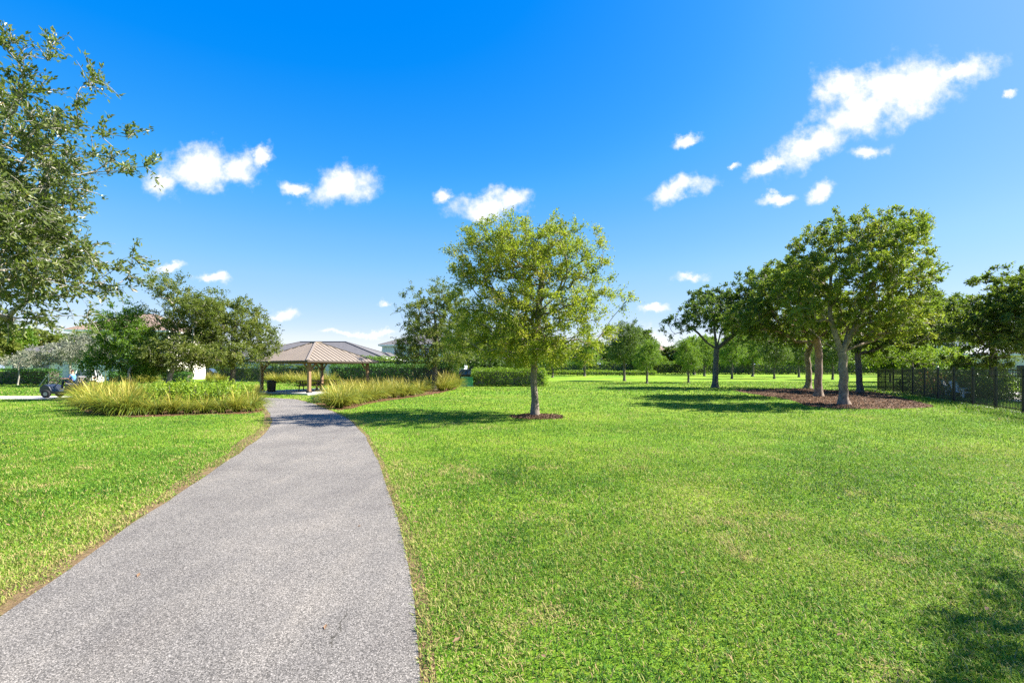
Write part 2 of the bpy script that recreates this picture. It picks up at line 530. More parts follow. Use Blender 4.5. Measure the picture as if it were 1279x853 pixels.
def strip(A, B, z, k=6):
    n = len(A)
    t = np.linspace(0, 1, k)[None, :, None]
    q = A[:, None, :] * (1 - t) + B[:, None, :] * t
    q = q.reshape(-1, 2)
    v_ = np.c_[q, terr(q[:, 1]) + z]
    i = np.arange((n - 1) * k).reshape(n - 1, k)[:, :-1].ravel()
    return np_mesh('strip', v_, np.c_[i, i + 1, i + k + 1, i + k], smooth=True)


def offset(A, B, e):
    d = A - B
    d = d / np.linalg.norm(d, axis=1)[:, None]
    return A + d * e


eL = np.clip(0.45 * (vnoise(np.arange(NL) * 1.0, np.zeros(NL), 1.6, 8) - 0.35), 0.012, 0.22)
eR = np.clip(0.34 * (vnoise(np.arange(NL) * 1.0, np.zeros(NL), 1.3, 9) - 0.42), 0.008, 0.14)
link('path_verge', strip(offset(PL, PR, 0.2 + eL[:, None]), offset(PR, PL, 0.10 + 0.3 * eR[:, None]), 0.004, 2), M['soil'], kind='structure')
link('asphalt_path', strip(PL, PR, 0.009), M['asphalt'], kind='structure')
PATH = np.vstack([PL, PR[::-1]])
link('concrete_path', strip(np.array([[-90, 27.4], [-28.05, 27.4]]), np.array([[-90, 30.6], [-28.05, 30.2]]), 0.012, 2), M['concrete'], kind='structure')
CPATH = np.array([[-90, 27.4], [-28, 27.4], [-28, 30.3], [-90, 30.6]])


def poly_sheet(name, poly, z, mat):
    """flat bed with an uneven edge"""
    pts = smooth_line(np.vstack([poly, poly[:1]]), 90)[:-1]
    r = (vnoise(pts[:, 0] * 3, pts[:, 1] * 3, 1.0, 4) - 0.5) * 0.28
    c = pts.mean(0)
    d = pts - c
    pts = pts + d / np.linalg.norm(d, axis=1)[:, None] * r[:, None]
    bm = bmesh.new()
    vs = [bm.verts.new((x, y, float(terr(y)) + z)) for x, y in pts]
    f = bm.faces.new(vs)
    bmesh.ops.triangulate(bm, faces=[f])
    bmesh.ops.recalc_face_normals(bm, faces=bm.faces)
    me = bpy.data.meshes.new(name)
    bm.to_mesh(me)
    bm.free()
    link(name, me, mat, kind='structure')
    return pts


tr_c = gp(668, 520.5)
ang = np.linspace(0, 2 * np.pi, 14, endpoint=False)
BED_T = poly_sheet('mulch_ring', np.c_[tr_c[0] + 0.98 * np.cos(ang) + 0.1, tr_c[1] + 0.95 * np.sin(ang)], 0.010, M['mulch'])
BED_R = poly_sheet('mulch_bed', np.array([gp(*p) for p in [(912, 487), (955, 486), (1005, 485.5), (1050, 488), (1092, 490), (1122, 496), (1142, 501), (1166, 508), (1120, 510.5), (1050, 510.5), (1010, 507), (985, 499), (940, 492)]]), 0.012, M['mulch'])
BED_P = poly_sheet('planting_bed', np.array([gp(*p) for p in [(388, 500.5), (405, 494), (440, 487), (480, 484), (530, 481), (568, 480), (572, 484), (552, 490.5), (510, 497), (465, 503.5), (434, 511.5), (408, 509)]]), 0.014, M['mulch'])
BED_L = poly_sheet('grass_bed', np.array([gp(*p) for p in [(98, 507), (112, 517), (165, 521), (250, 518), (318, 516), (329, 510), (320, 504), (240, 500), (150, 499), (105, 501)]]), 0.012, M['mulch'])

PAV = dict(c=np.array([-14.26, 32.0]), s=5.42, a=math.radians(28.5))
pa = np.array([-math.cos(PAV['a']), math.sin(PAV['a'])])
pb = np.array([math.sin(PAV['a']), math.cos(PAV['a'])])
pc = PAV['c'] + (pa + pb) * PAV['s'] / 2
PADR = PAV['s'] / 2 + 0.55
PAD = np.array([pc + (pa * i + pb * j) * PADR for i, j in ((-1, -1), (1, -1), (1, 1), (-1, 1))])
FA, FB = np.array([20.9, 18.6]), np.array([31.6, 39.0])      # the iron fence runs along this line
fdir = (FB - FA) / np.linalg.norm(FB - FA)
fnrm = np.array([-fdir[1], fdir[0]])
F0 = FA - fdir * 9.6
link('gravel_strip', strip(np.array([F0 + fnrm * 0.16, FA + fdir * 12, FB + fnrm * 0.75]), np.array([F0 - fnrm * 0.2, FA + fdir * 12 - fnrm * 0.2, FB - fnrm * 0.2]), 0.006, 2), M['sand'], kind='structure')
PATIO = np.array([[22.9, 12.0], [25.4, 19], [33.0, 36], [60, 36], [60, 19], [60, 12.0]])
link('patio', strip(PATIO[:3], PATIO[:2:-1], 0.006, 2), M['concrete'], kind='structure')
link('street', strip(np.array([[-140, 80.0], [-12, 80.0]]), np.array([[-140, 87], [-12, 87]]), 0.02, 2), M['asphalt'], kind='structure')


# ------------------------------------------------------------------ lawn blades (stuff)
def blades(n, ymin, ymax, Lr, w, seed, far=False):
    r = np.random.default_rng(seed)
    y = np.sqrt(r.random(n) * (ymax ** 2 - ymin ** 2) + ymin ** 2)
    x = (r.random(n) * 2 - 1) * (y * 1.14 + 2.2)
    keep = ~inside(x, y, PATH)
    edge = np.zeros(len(x))
    for A, e in ((PL, 1), (PR, 1)):
        dd = np.full(len(x), 9.0)
        for i in range(0, len(A) - 1):
            p, q = A[i], A[i + 1]
            m = (y > min(p[1], q[1]) - 1.2) & (y < max(p[1], q[1]) + 1.2)
            if not m.any(): continue
            v_ = q - p
            tt = np.clip(((x[m] - p[0]) * v_[0] + (y[m] - p[1]) * v_[1]) / (v_ @ v_), 0, 1)
            dd[m] = np.minimum(dd[m], np.hypot(x[m] - p[0] - tt * v_[0], y[m] - p[1] - tt * v_[1]))
        edge = np.maximum(edge, np.clip(1 - dd / 1.15, 0, 1))
    mid = np.interp(y, PL[:, 1], (PL[:, 0] + PR[:, 0]) / 2)
    gap = np.where(x < mid, 1.0, 0.12) * np.clip((edge - 0.81) / 0.15, 0, 1) * np.clip((vnoise(x, y, 0.45, 31) - 0.38) * 4, 0, 1)
    keep &= r.random(len(x)) > gap * 0.95
    # neighbouring densities fade into each other
    if ymax < 60: keep &= r.random(len(x)) < np.clip((ymax - y) / (0.3 * ymax), 0, 1)
    if ymin > 2: keep &= r.random(len(x)) < np.clip((y - ymin) / (0.35 * ymin), 0, 1)
    for poly in (BED_T, BED_R, BED_P, BED_L, PAD, CPATH, PATIO):
        keep &= ~inside(x, y, poly)
    x, y, edge = x[keep], y[keep], edge[keep]
    n = len(x)
    thin = vnoise(x, y, 0.35, 21) * 0.6 + vnoise(x, y, 1.3, 22) * 0.4
    patch = 0.5 * vnoise(x, y, 2.6, 11) + 0.3 * vnoise(x, y, 0.6, 12) + 0.2 * vnoise(x, y, 7.0, 13)
    right = np.clip((x - 6.5) / 5, 0, 1) * np.clip((13 - y) / 5, 0, 1) * np.clip((y - 5) / 2, 0, 1)
    brown = np.clip((vnoise(x, y, 0.55, 41) * 0.6 + vnoise(x, y, 0.17, 42) * 0.4 - 0.70) * 9, 0, 1)
    tint = 0.31 + (patch - 0.5) * 1.0 + r.normal(0, 0.19, n) + 0.22 * edge * (0.4 + r.random(n)) + 0.42 * right
    straw = r.random(n) < 0.08 + 0.09 * np.clip((8 - y) / 4, 0, 1) + 0.2 * right + 0.20 * np.clip((patch - 0.5) * 3, 0, 1) + 0.34 * edge + 0.6 * brown
    tint = np.where(straw, 0.66 + 0.34 * r.random(n), np.clip(tint, 0.0, 0.68))
    L = (Lr[0] + (Lr[1] - Lr[0]) * r.random(n)) * (0.55 + 0.9 * thin) * (1 - 0.35 * gap[keep])
    fd = np.abs((x - FA[0]) * fnrm[0] + (y - FA[1]) * fnrm[1])
    L = L * np.where((fd < 2.2) & (y < 38), 1.9, 1.0)
    az = r.random(n) * 2 * np.pi
    el = np.radians(r.uniform(22, 78, n))
    dx, dy, dz = np.cos(az) * np.cos(el), np.sin(az) * np.cos(el), np.sin(el)
    sa = az + np.pi / 2 + r.normal(0, 0.5, n)
    ww = w * (0.7 + 0.6 * r.random(n))
    sx_, sy_ = np.cos(sa) * ww / 2, np.sin(sa) * ww / 2
    z0 = terr(y) - 0.004
    o = np.c_[x, y, z0]
    d = np.c_[dx, dy, dz] * L[:, None]
    s = np.c_[sx_, sy_, np.zeros(n)]
    if far:
        v_ = np.stack([o - s, o + s, o + d], 1).reshape(-1, 3)
        i = np.arange(n) * 3
        return v_, [np.c_[i, i + 1, i + 2]], tint
    droop = np.c_[dx * 0.35, dy * 0.35, -0.25 * np.ones(n)] * (L * r.uniform(0.2, 1.0, n))[:, None]
    mid = o + d * 0.58
    tip = o + d + droop
    tip[:, 2] = np.maximum(tip[:, 2], z0 + 0.008)
    v_ = np.stack([o - s * 0.8, o + s * 0.8, mid + s, mid - s, tip], 1).reshape(-1, 3)
    i = np.arange(n) * 5
    return v_, [np.c_[i, i + 1, i + 2, i + 3], np.c_[i + 3, i + 2, i + 4]], np.r_[tint, tint]


def add_grass():
    V, Q, T3, tq, t3 = [], [], [], [], []
    base = 0
    for (n, a, b, Lr, w, sd, far) in ((340000, 1.8, 5.9, (0.032, 0.07), 0.0062, 1, False), (330000, 4.2, 10.8, (0.035, 0.075), 0.0088, 2, False),
                                      (330000, 7.6, 20, (0.04, 0.075), 0.016, 3, True), (230000, 14, 36, (0.045, 0.085), 0.032, 4, True), (120000, 26, 62, (0.06, 0.11), 0.09, 5, True)):
        v_, f, t = blades(n, a, b, Lr, w, sd, far)
        if far:
            T3.append(f[0] + base); t3.append(t)
        else:
            k = len(f[0])
            Q.append(f[0] + base); tq.append(t[:k])
            T3.append(f[1] + base); t3.append(t[k:])
        V.append(v_)
        base += len(v_)
    me = np_mesh('grass', np.vstack(V), [np.vstack(Q), np.vstack(T3)], np.r_[np.concatenate(tq), np.concatenate(t3)])
    link('grass', me, M['grass'], kind='stuff')


add_grass()


def add_chips():
    r = np.random.default_rng(5)
    V, Fc, T = [], [], []
    base = 0
    for poly, n in ((BED_T, 4000), (BED_R, 45000), (BED_P, 9000), (BED_L, 9000)):
        lo, hi = poly.min(0), poly.max(0)
        x, y = r.uniform(lo[0], hi[0], n), r.uniform(lo[1], hi[1], n)
        k = inside(x, y, poly)
        x, y = x[k], y[k]
        n = len(x)
        az, tl = r.random(n) * 6.283, r.normal(0, 0.45, n)
        L, w = r.uniform(0.02, 0.065, n), r.uniform(0.006, 0.018, n)
        d = np.c_[np.cos(az) * np.cos(tl), np.sin(az) * np.cos(tl), np.sin(tl)] * L[:, None]
        s = np.c_[-np.sin(az), np.cos(az), r.normal(0, 0.3, n)] * w[:, None]
        o = np.c_[x, y, terr(y) + 0.03]
        V.append(np.stack([o - d - s, o + d - s, o + d + s, o - d + s], 1).reshape(-1, 3))
        i = base + np.arange(n) * 4
        Fc.append(np.c_[i, i + 1, i + 2, i + 3])
        base += n * 4
        T.append(r.random(n))
    link('mulch_litter', np_mesh('mulch_litter', np.vstack(V), np.vstack(Fc), np.concatenate(T)), M['chip'], kind='stuff')


add_chips()


# ------------------------------------------------------------------ trees
def tubes(chains, sides):
    """chains: list of (points k x 3, radii k)"""
    V, Q = [], []
    base = 0
    for pts, rad in chains:
        pts = np.asarray(pts)
        k = len(pts)
        tg = np.gradient(pts, axis=0)
        tg /= np.linalg.norm(tg, axis=1)[:, None] + 1e-9
        ref = np.array([0.31, 0.87, 0.12]) if abs(tg[0][2]) > 0.8 else np.array([0, 0, 1.0])
        u_ = np.cross(tg, ref)
        u_ /= np.linalg.norm(u_, axis=1)[:, None] + 1e-9
        w_ = np.cross(tg, u_)
        ns = sides if rad[0] > 0.025 else 4
        a = np.arange(ns) * 2 * np.pi / ns
        ring = pts[:, None, :] + np.asarray(rad)[:, None, None] * (np.cos(a)[None, :, None] * u_[:, None, :] + np.sin(a)[None, :, None] * w_[:, None, :])
        V.append(ring.reshape(-1, 3))
        i = np.arange(k - 1)[:, None] * ns
        j = np.arange(ns)[None, :]
        q = np.stack([i + j, i + (j + 1) % ns, i + ns + (j + 1) % ns, i + ns + j], -1).reshape(-1, 4) + base
        Q.append(q)
        base += k * ns
    return np.vstack(V), np.vstack(Q)


def grow(trunk, r0, tips, rt=0.008, seg=0.4, seed=0, sides=7, rise=0.25, free=None, nlimb=5, limbs=None):
    """trunk: polyline from the ground to the fork; limbs then reach every tip; returns tubes"""
    r = np.random.default_rng(seed)
    tk = np.asarray(trunk, float)
    t_ = np.linspace(0, 1, 9)
    s = np.r_[0, np.cumsum(np.linalg.norm(np.diff(tk, axis=0), axis=1))]
    tk = np.stack([np.interp(t_ * s[-1], s, tk[:, k]) for k in range(3)], 1)
    tk[1:-1, :2] += r.normal(0, r0 * 0.12, (7, 2))
    nodes, par, plen = [p for p in tk], [-1] + list(range(8)), list(np.linalg.norm(tk - tk[0], axis=1))
    dirs = [np.array([0, 0, 1.0])] * 9
    first = 6 if free is None else free
    chains = []
    order = np.argsort(np.linalg.norm(tips - tk[-1], axis=1))
    # a few main limbs first, each heading for one cluster of tips
    km = tips[r.choice(len(tips), nlimb, replace=False)]
    for _ in range(12):
        lab = np.argmin(np.linalg.norm(tips[:, None] - km[None], axis=2), axis=1)
        km = np.array([tips[lab == q].mean(0) if (lab == q).any() else km[q] for q in range(nlimb)])
    aims = [tk[-1] + (q - tk[-1]) * 0.72 for q in km]
    goals = list(limbs if limbs is not None else aims) + [tips[q] for q in order]
    for gi_, tip in enumerate(goals):
        if isinstance(tip, list):                      # a limb given point by point
            ids = [8]
            for q in tip:
                a = nodes[ids[-1]]
                for f_ in (0.5, 1.0):
                    nodes.append(a + (q - a) * f_)
                    par.append(ids[-1])
                    plen.append(plen[ids[-1]] + 0.5 * np.linalg.norm(q - a))
                    dirs.append((q - a) / np.linalg.norm(q - a))
                    ids.append(len(nodes) - 1)
            chains.append(ids)
            continue
        A = np.array(nodes[first:])
        dv = tip - A
        d = np.linalg.norm(dv, axis=1)
        cost = d + 1.1 * np.maximum(0, A[:, 2] - tip[2] + 0.1 * d) + 0.16 * np.array(plen[first:])
        cost[d < 0.05] += 5
        k = int(np.argmin(cost)) + first
        a, D = nodes[k], float(np.linalg.norm(tip - nodes[k]))
        n = max(2, int(math.ceil(D / seg)))
        ctrl = a + dirs[k] * D * 0.35 + np.array([0, 0, rise * D * 0.5]) + (tip - a) * 0.2 + r.normal(0, 0.05 * D, 3)
        ids = [k]
        for j in range(1, n + 1):
            t = j / n
            q = (1 - t) ** 2 * a + 2 * t * (1 - t) * ctrl + t * t * tip
            nodes.append(q)
            par.append(ids[-1])
            plen.append(plen[k] + D * t)
            pd = q - nodes[ids[-1]]
            dirs.append(pd / (np.linalg.norm(pd) + 1e-9))
            ids.append(len(nodes) - 1)
        chains.append(ids)
    w = np.zeros(len(nodes))
    for c in chains:
        w[c[-1]] += 1
    for i in range(len(nodes) - 1, 0, -1):
        w[par[i]] += w[i]
    e = math.log(r0 * 0.92 / rt) / math.log(max(w[8], 2))
    rad = rt * np.maximum(w, 1) ** e
    N = np.array(nodes)
    out = []
    h = np.linspace(0, 1, 9)
    flare = 1 + 0.55 * np.exp(-h * 16) - 0.08 * h
    out.append((tk, r0 * flare))
    for c in chains:
        pr = rad[c].copy()
        pr[0] = min(pr[0], pr[1] * 1.15)
        out.append((N[c], pr))
    return tubes(out, sides)


def sample_tips(lobes, n, mind, seed):
    """lobes: (centre 3, radii 3); tips kept at least mind apart, more of them near the outside"""
    r = np.random.default_rng(seed)
    vol = np.array([np.prod(l[1]) ** (0.8) for l in lobes])
    vol = vol / vol.sum()
    out = []
    for _ in range(n * 12):
        c, R = lobes[r.choice(len(lobes), p=vol)]
        d = r.normal(size=3)
        d /= np.linalg.norm(d)
        p = c + d * R * r.random() ** 0.42
        if out and np.min(np.linalg.norm(np.array(out) - p, axis=1)) < mind:
            continue
        out.append(p)
        if len(out) >= n: break
    return np.array(out)


def leaf_cloud(tips, centre, n_tw, n_lf, tw_len, L, Wd, seed, droop=0.0, up=0.55, twigs=False, mean=0.45, jit=0.05, out=0.8):
    r = np.random.default_rng(seed)
    k = len(tips)
    T = np.repeat(tips, n_tw, 0)
    d = r.normal(size=(len(T), 3))
    d /= np.linalg.norm(d, axis=1)[:, None]
    od = T - centre
    od /= np.linalg.norm(od, axis=1)[:, None] + 1e-6
    d = d + od * out + np.array([0, 0, 0.25 - droop])
    d /= np.linalg.norm(d, axis=1)[:, None]
    tl = tw_len * r.uniform(0.5, 1.25, len(T))
    ctint = np.repeat(r.normal(0, 0.13, k), n_tw)
    B = np.repeat(T, n_lf, 0)
    D = np.repeat(d, n_lf, 0)
    TL = np.repeat(tl, n_lf)
    t = r.random(len(B)) ** 0.8
    t = np.where(r.random(len(B)) < 0.2, t * 0.5, t)
    pos = B + D * (t * TL)[:, None] + r.normal(0, jit, (len(B), 3))
    pos[:, 2] -= (t ** 2) * TL * 0.22
    n = len(pos)
    ax = D + r.normal(0, 0.75, (n, 3))
    ax[:, 2] -= 0.15
    ax /= np.linalg.norm(ax, axis=1)[:, None]
    nr = r.normal(0, 0.6, (n, 3)) + np.repeat(np.repeat((tips - centre) / (np.linalg.norm(tips - centre, axis=1)[:, None] + 1e-6), n_tw, 0), n_lf, 0) * 0.45
    nr[:, 2] += up
    nr -= ax * np.sum(nr * ax, 1)[:, None]
    nr /= np.linalg.norm(nr, axis=1)[:, None] + 1e-9
    sd = np.cross(ax, nr)
    sc = r.uniform(0.65, 1.2, n)[:, None]
    a, b = ax * L * sc, sd * Wd * 0.5 * sc
    fold = nr * Wd * 0.18 * sc
    V = np.stack([pos, pos + a * 0.45 + b + fold, pos + a, pos + a * 0.5 - b + fold], 1).reshape(-1, 3)
    i = np.arange(n) * 4
    tint = np.clip(mean + np.repeat(ctint, n_lf) + r.normal(0, 0.16, n), 0, 1)
    res = (V, np.c_[i, i + 1, i + 2, i + 3], tint)
    if twigs:
        return res, [(np.stack([T[q], T[q] + d[q] * tl[q] * 0.55 + [0, 0, 0.01], T[q] + d[q] * tl[q] - [0, 0, 0.2 * tl[q]]]), (0.006, 0.004, 0.0015)) for q in range(len(T))]
    return res, None


def tree(name, base, d, lobes_px, trunk_px, r0, leaf, barkm, label, n_tips=160, mind=0.45, n_tw=5, n_lf=20, tw=0.5, L=0.09, Wd=0.045, seed=1,
         depth=1.25, extra=(), group=None, cat='tree', twigs=False, rt=0.008, seg=0.4, sides=8, rise=0.25, mean=0.45, up=0.55, droop=0.0, free=None, jit=0.06, lobes3=None, out=0.8, nlimb=5, limbs=None, zmin=None):
    """a tree standing at base px / distance d; crown lobes and trunk are given as directions from the eye at that distance"""
    r = np.random.default_rng(seed + 100)
    b = np.array(at(base, d))
    lobes = []
    for (cx, cy, rx, ry) in lobes_px:
        k = d / F
        c = P(cx, cy, d) - b
        c[1] += r.normal(0, rx * k * 0.5)
        lobes.append((c, np.array([rx * k, rx * k * depth, ry * k])))
    if lobes3: lobes += [(np.array(c, float), np.array(R, float)) for c, R in lobes3]
    tips = sample_tips(lobes, n_tips, mind, seed)
    if len(extra):
        tips = np.vstack([tips, [P(px, py, d + dd) - b for px, py, dd in extra]])
    trunk = [np.zeros(3)] + [P(px, py, d) - b for px, py in trunk_px] if not isinstance(trunk_px, np.ndarray) else trunk_px
    trunk = np.asarray(trunk)
    trunk[:, 1] = np.where(np.arange(len(trunk)) == 0, 0, trunk[:, 1])
    lowest = trunk[-1][2] * 0.9
    tips = tips[tips[:, 2] > (min(lowest, tips[:, 2].max() * 0.5) * 0.75 if zmin is None else zmin)]
    if limbs is not None: limbs = [[P(px, py, d + dd) - b for px, py, dd in l_] for l_ in limbs]
    wv, wq = grow(trunk, r0, tips, rt, seg, seed, sides, rise, free, nlimb, limbs)
    cen = tips.mean(0)
    cen[2] = cen[2] * 0.85
    (lv, lf, lt), tws = leaf_cloud(tips, cen, n_tw, n_lf, tw, L, Wd, seed + 3, droop, up, twigs, mean, jit, out)
    if tws:
        tv, tq = tubes(tws, 4)
        wq = np.vstack([wq, tq + len(wv)])
        wv = np.vstack([wv, tv])
    root = empty(name, b, 0, label, cat, group)
    link('trunk', np_mesh('trunk', wv, wq, smooth=True), barkm, root)
    link('crown', np_mesh('crown', lv, lf, lt), leaf, root)
    return root


O, G = M['oak_leaf'], M['oak_bark']
# the oak at the edge of the view, its trunk just outside the frame
tree('oak_tree', -150, 7.0, [(-30, 265, 125, 105), (42, 300, 70, 56), (98, 325, 44, 20), (45, 175, 46, 52), (5, 118, 34, 36), (84, 188, 34, 18), (10, 405, 70, 40), (30, 425, 45, 25), (60, 360, 60, 30), (90, 345, 50, 25), (-120, 210, 140, 160), (-220, 300, 100, 120), (128, 318, 30, 10), (96, 150, 16, 22), (62, 238, 48, 36)],
     [(-148, 470), (-140, 380), (-125, 300)], 0.16, M['near_leaf'], M['pale_bark'], 'large glossy oak whose leafy branches hang into view high over the lawn', n_tips=600, mind=0.15, n_tw=6, n_lf=16, tw=0.36, L=0.083, Wd=0.035, seed=11,
     extra=[(160, 172, 0), (150, 214, 0), (182, 208, 0.1), (118, 100, 0), (62, 62, 0), (16, 55, 0), (165, 322, 0), (160, 345, 0.2), (140, 358, 0), (128, 172, 0), (60, 75, 0.4), (110, 108, 0.3), (20, 75, 0.2), (5, 60, 0), (95, 135, 0), (40, 425, 0.3), (10, 430, 0)],
     depth=0.9, twigs=True, rt=0.0045, seg=0.28, sides=10, free=4, jit=0.02, mean=0.5)
# the yellow-green oak alone on the lawn
tree('oak_tree', 668, 17.6, [(665, 325, 62, 42), (622, 325, 46, 36), (588, 345, 28, 24), (715, 330, 40, 36), (690, 300, 46, 22), (640, 295, 32, 18), (738, 372, 34, 20), (670, 380, 70, 40), (618, 395, 42, 36), (720, 405, 40, 32), (660, 432, 50, 24), (600, 395, 28, 30), (760, 375, 18, 10), (590, 420, 30, 20), (668, 436, 42, 24), (632, 440, 40, 18), (704, 440, 38, 18), (650, 400, 40, 30), (580, 335, 28, 24), (605, 308, 30, 22), (575, 360, 20, 22)],
     [(668, 490), (667, 462), (668, 430), (672, 400), (676, 360)], 0.135, M['gold_leaf'], M['oak_bark'], 'yellow-green oak standing alone on the lawn in a small mulch ring', n_tips=580, mind=0.27, n_tw=5, n_lf=27, tw=0.48, L=0.098, Wd=0.045, seed=21,
     extra=[(785, 372, 0), (775, 385, 0), (562, 318, 0), (640, 272, 0), (688, 274, 0), (720, 285, 0), (760, 350, 0.3), (600, 285, 0)], mean=0.5, free=4, out=1.0, zmin=2.1, depth=1.45)
# oak in the golden grass bed
tree('oak_tree', 543, 39.0, [(545, 400, 36, 36), (520, 402, 22, 26), (560, 432, 42, 22), (517, 436, 22, 18), (575, 402, 26, 32), (538, 376, 24, 16), (560, 372, 22, 14)],
     [(543, 462), (544, 445), (545, 420)], 0.24, O, M['dark_bark'], 'dusky oak rising from the end of the golden grass bed', n_tips=300, mind=0.42, n_tw=5, n_lf=24, tw=0.8, L=0.16, Wd=0.08, seed=31, mean=0.42, free=4, zmin=1.9,
     extra=[(505, 372, 0), (515, 362, 0), (545, 352, 0), (500, 388, 0), (498, 430, 0)])
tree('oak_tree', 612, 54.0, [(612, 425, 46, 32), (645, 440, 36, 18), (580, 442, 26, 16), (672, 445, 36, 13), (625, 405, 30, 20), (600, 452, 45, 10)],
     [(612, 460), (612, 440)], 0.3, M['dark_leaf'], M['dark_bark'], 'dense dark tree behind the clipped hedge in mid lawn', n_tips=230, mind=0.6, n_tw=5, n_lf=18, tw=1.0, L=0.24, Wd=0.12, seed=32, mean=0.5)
# the group on the mulch bed
tree('gumbo_tree', 1054, 23.2, [(1070, 312, 52, 36), (1030, 312, 32, 28), (1108, 302, 38, 28), (1135, 288, 20, 16), (1060, 350, 72, 36), (1112, 352, 38, 34), (1008, 352, 38, 28), (1132, 388, 28, 24), (1090, 398, 56, 26), (1000, 390, 26, 22), (1058, 286, 44, 14), (1142, 350, 14, 20)],
     [(1054, 478), (1053, 450), (1051, 440)], 0.215, M['limbo_leaf'], M['limbo_bark'], 'stout pale-trunked tree at the front of the mulch bed with a spreading yellow-green crown', n_tips=620, mind=0.36, n_tw=3, n_lf=30, tw=0.34, L=0.15, Wd=0.065, seed=41,
     extra=[(1158, 290, 0), (1138, 268, 0), (1125, 270, 0), (1166, 332, 0), (1152, 305, 0), (1172, 370, 0), (985, 330, 0), (1010, 288, 0), (1045, 268, 0), (1080, 266, 0), (1100, 268, 0), (1160, 420, 0), (1130, 430, 0.5)], rt=0.009, depth=1.05, rise=0.15, mean=0.62, sides=10, free=7,
     limbs=[[(1044, 420, 0), (1037, 396, .2), (1036, 372, .3), (1038, 345, .4), (1045, 320, .3)], [(1062, 420, 0), (1072, 400, -.3), (1080, 380, -.4), (1092, 350, -.5), (1100, 325, -.5)], [(1070, 432, .3), (1092, 425, .6), (1118, 412, .8)], [(1030, 428, .6), (1008, 408, 1.2), (1000, 385, 1.4)], [(1058, 415, .8), (1064, 380, 1.6), (1070, 340, 1.8)]])
tree('gumbo_tree', 1022, 30.0, [(990, 372, 46, 34), (962, 362, 36, 26), (1010, 402, 46, 26), (952, 396, 36, 22), (1000, 348, 36, 18), (930, 400, 24, 18), (975, 345, 30, 14)],
     [(1022, 470), (1023, 446)], 0.24, M['limbo_leaf'], M['limbo_bark'], 'thick grey-trunked tree just behind the front tree of the mulch bed', n_tips=460, mind=0.42, n_tw=3, n_lf=30, tw=0.42, L=0.18, Wd=0.08, seed=42, rt=0.010, rise=0.12, mean=0.42, sides=10, free=7, extra=[(975, 330, 0), (985, 325, 0), (955, 340, 0)])
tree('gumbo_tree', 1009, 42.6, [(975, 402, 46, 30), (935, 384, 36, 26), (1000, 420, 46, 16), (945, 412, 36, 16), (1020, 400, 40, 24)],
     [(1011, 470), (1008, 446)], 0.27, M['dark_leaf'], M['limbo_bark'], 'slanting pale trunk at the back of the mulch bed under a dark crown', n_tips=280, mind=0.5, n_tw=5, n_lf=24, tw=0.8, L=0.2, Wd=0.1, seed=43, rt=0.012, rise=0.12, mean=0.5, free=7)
tree('gumbo_tree', 1074, 35.0, [(1112, 402, 54, 30), (1150, 410, 36, 24), (1092, 428, 36, 14), (1162, 384, 26, 22), (1075, 410, 36, 20)],
     [(1073, 470), (1071, 440)], 0.22, M['limbo_leaf'], M['dark_bark'], 'slender dark-trunked tree on the mulch bed between the pale trunk and the fence', n_tips=360, mind=0.45, n_tw=3, n_lf=30, tw=0.45, L=0.2, Wd=0.09, seed=44, rt=0.011, rise=0.12, mean=0.34, free=7)
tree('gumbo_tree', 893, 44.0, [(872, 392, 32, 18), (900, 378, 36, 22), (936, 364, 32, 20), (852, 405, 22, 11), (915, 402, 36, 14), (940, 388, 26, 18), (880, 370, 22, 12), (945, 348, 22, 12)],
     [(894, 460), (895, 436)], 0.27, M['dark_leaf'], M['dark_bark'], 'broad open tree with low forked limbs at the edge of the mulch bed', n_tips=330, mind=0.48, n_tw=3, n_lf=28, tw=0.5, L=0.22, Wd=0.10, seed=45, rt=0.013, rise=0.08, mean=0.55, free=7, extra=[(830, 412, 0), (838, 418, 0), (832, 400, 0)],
     limbs=[[(883, 428, 0), (872, 416, .2), (858, 405, .4)], [(893, 418, .3), (891, 398, .5), (888, 380, .5)], [(906, 427, -.2), (922, 414, -.4), (940, 402, -.6)], [(900, 415, 1.0), (915, 390, 1.6)]])
# behind the iron fence
tree('shade_tree', 1240, 29.5, [(1240, 382, 40, 28), (1212, 396, 30, 24), (1270, 372, 36, 26), (1292, 400, 46, 34), (1225, 425, 36, 14), (1255, 350, 22, 10), (1195, 412, 24, 16), (1290, 360, 30, 18), (1230, 450, 30, 10)],
     [(1240, 462), (1241, 440)], 0.2, M['limbo_leaf'], M['dark_bark'], 'dark-stemmed shade tree growing behind the iron fence beside the patio', n_tips=400, mind=0.42, n_tw=3, n_lf=30, tw=0.42, L=0.18, Wd=0.08, seed=51, mean=0.36, rise=0.12, rt=0.01, extra=[(1245, 335, 0), (1260, 336, 0), (1235, 345, 0), (1276, 340, 0)])
tree('shade_tree', 1335, 26.0, [(1335, 372, 60, 40), (1300, 400, 44, 30), (1372, 385, 44, 36), (1320, 340, 30, 24), (1290, 430, 30, 16)],
     [(1335, 470), (1335, 440)], 0.2, M['limbo_leaf'], M['dark_bark'], 'shade tree behind the iron fence whose leaves hang at the picture edge', n_tips=330, mind=0.42, n_tw=3, n_lf=30, tw=0.42, L=0.17, Wd=0.08, seed=54, mean=0.4)
tree('shade_tree', 1165, 47.0, [(1165, 402, 36, 20), (1192, 420, 28, 16), (1130, 422, 30, 16), (1180, 385, 24, 14), (1210, 410, 30, 18)],
     [(1165, 462), (1165, 440)], 0.25, M['dark_leaf'], M['dark_bark'], 'dark tree far behind the fence between the mulch bed trees and patio', n_tips=220, mind=0.55, n_tw=5, n_lf=22, tw=0.9, L=0.22, Wd=0.11, seed=52, mean=0.5)
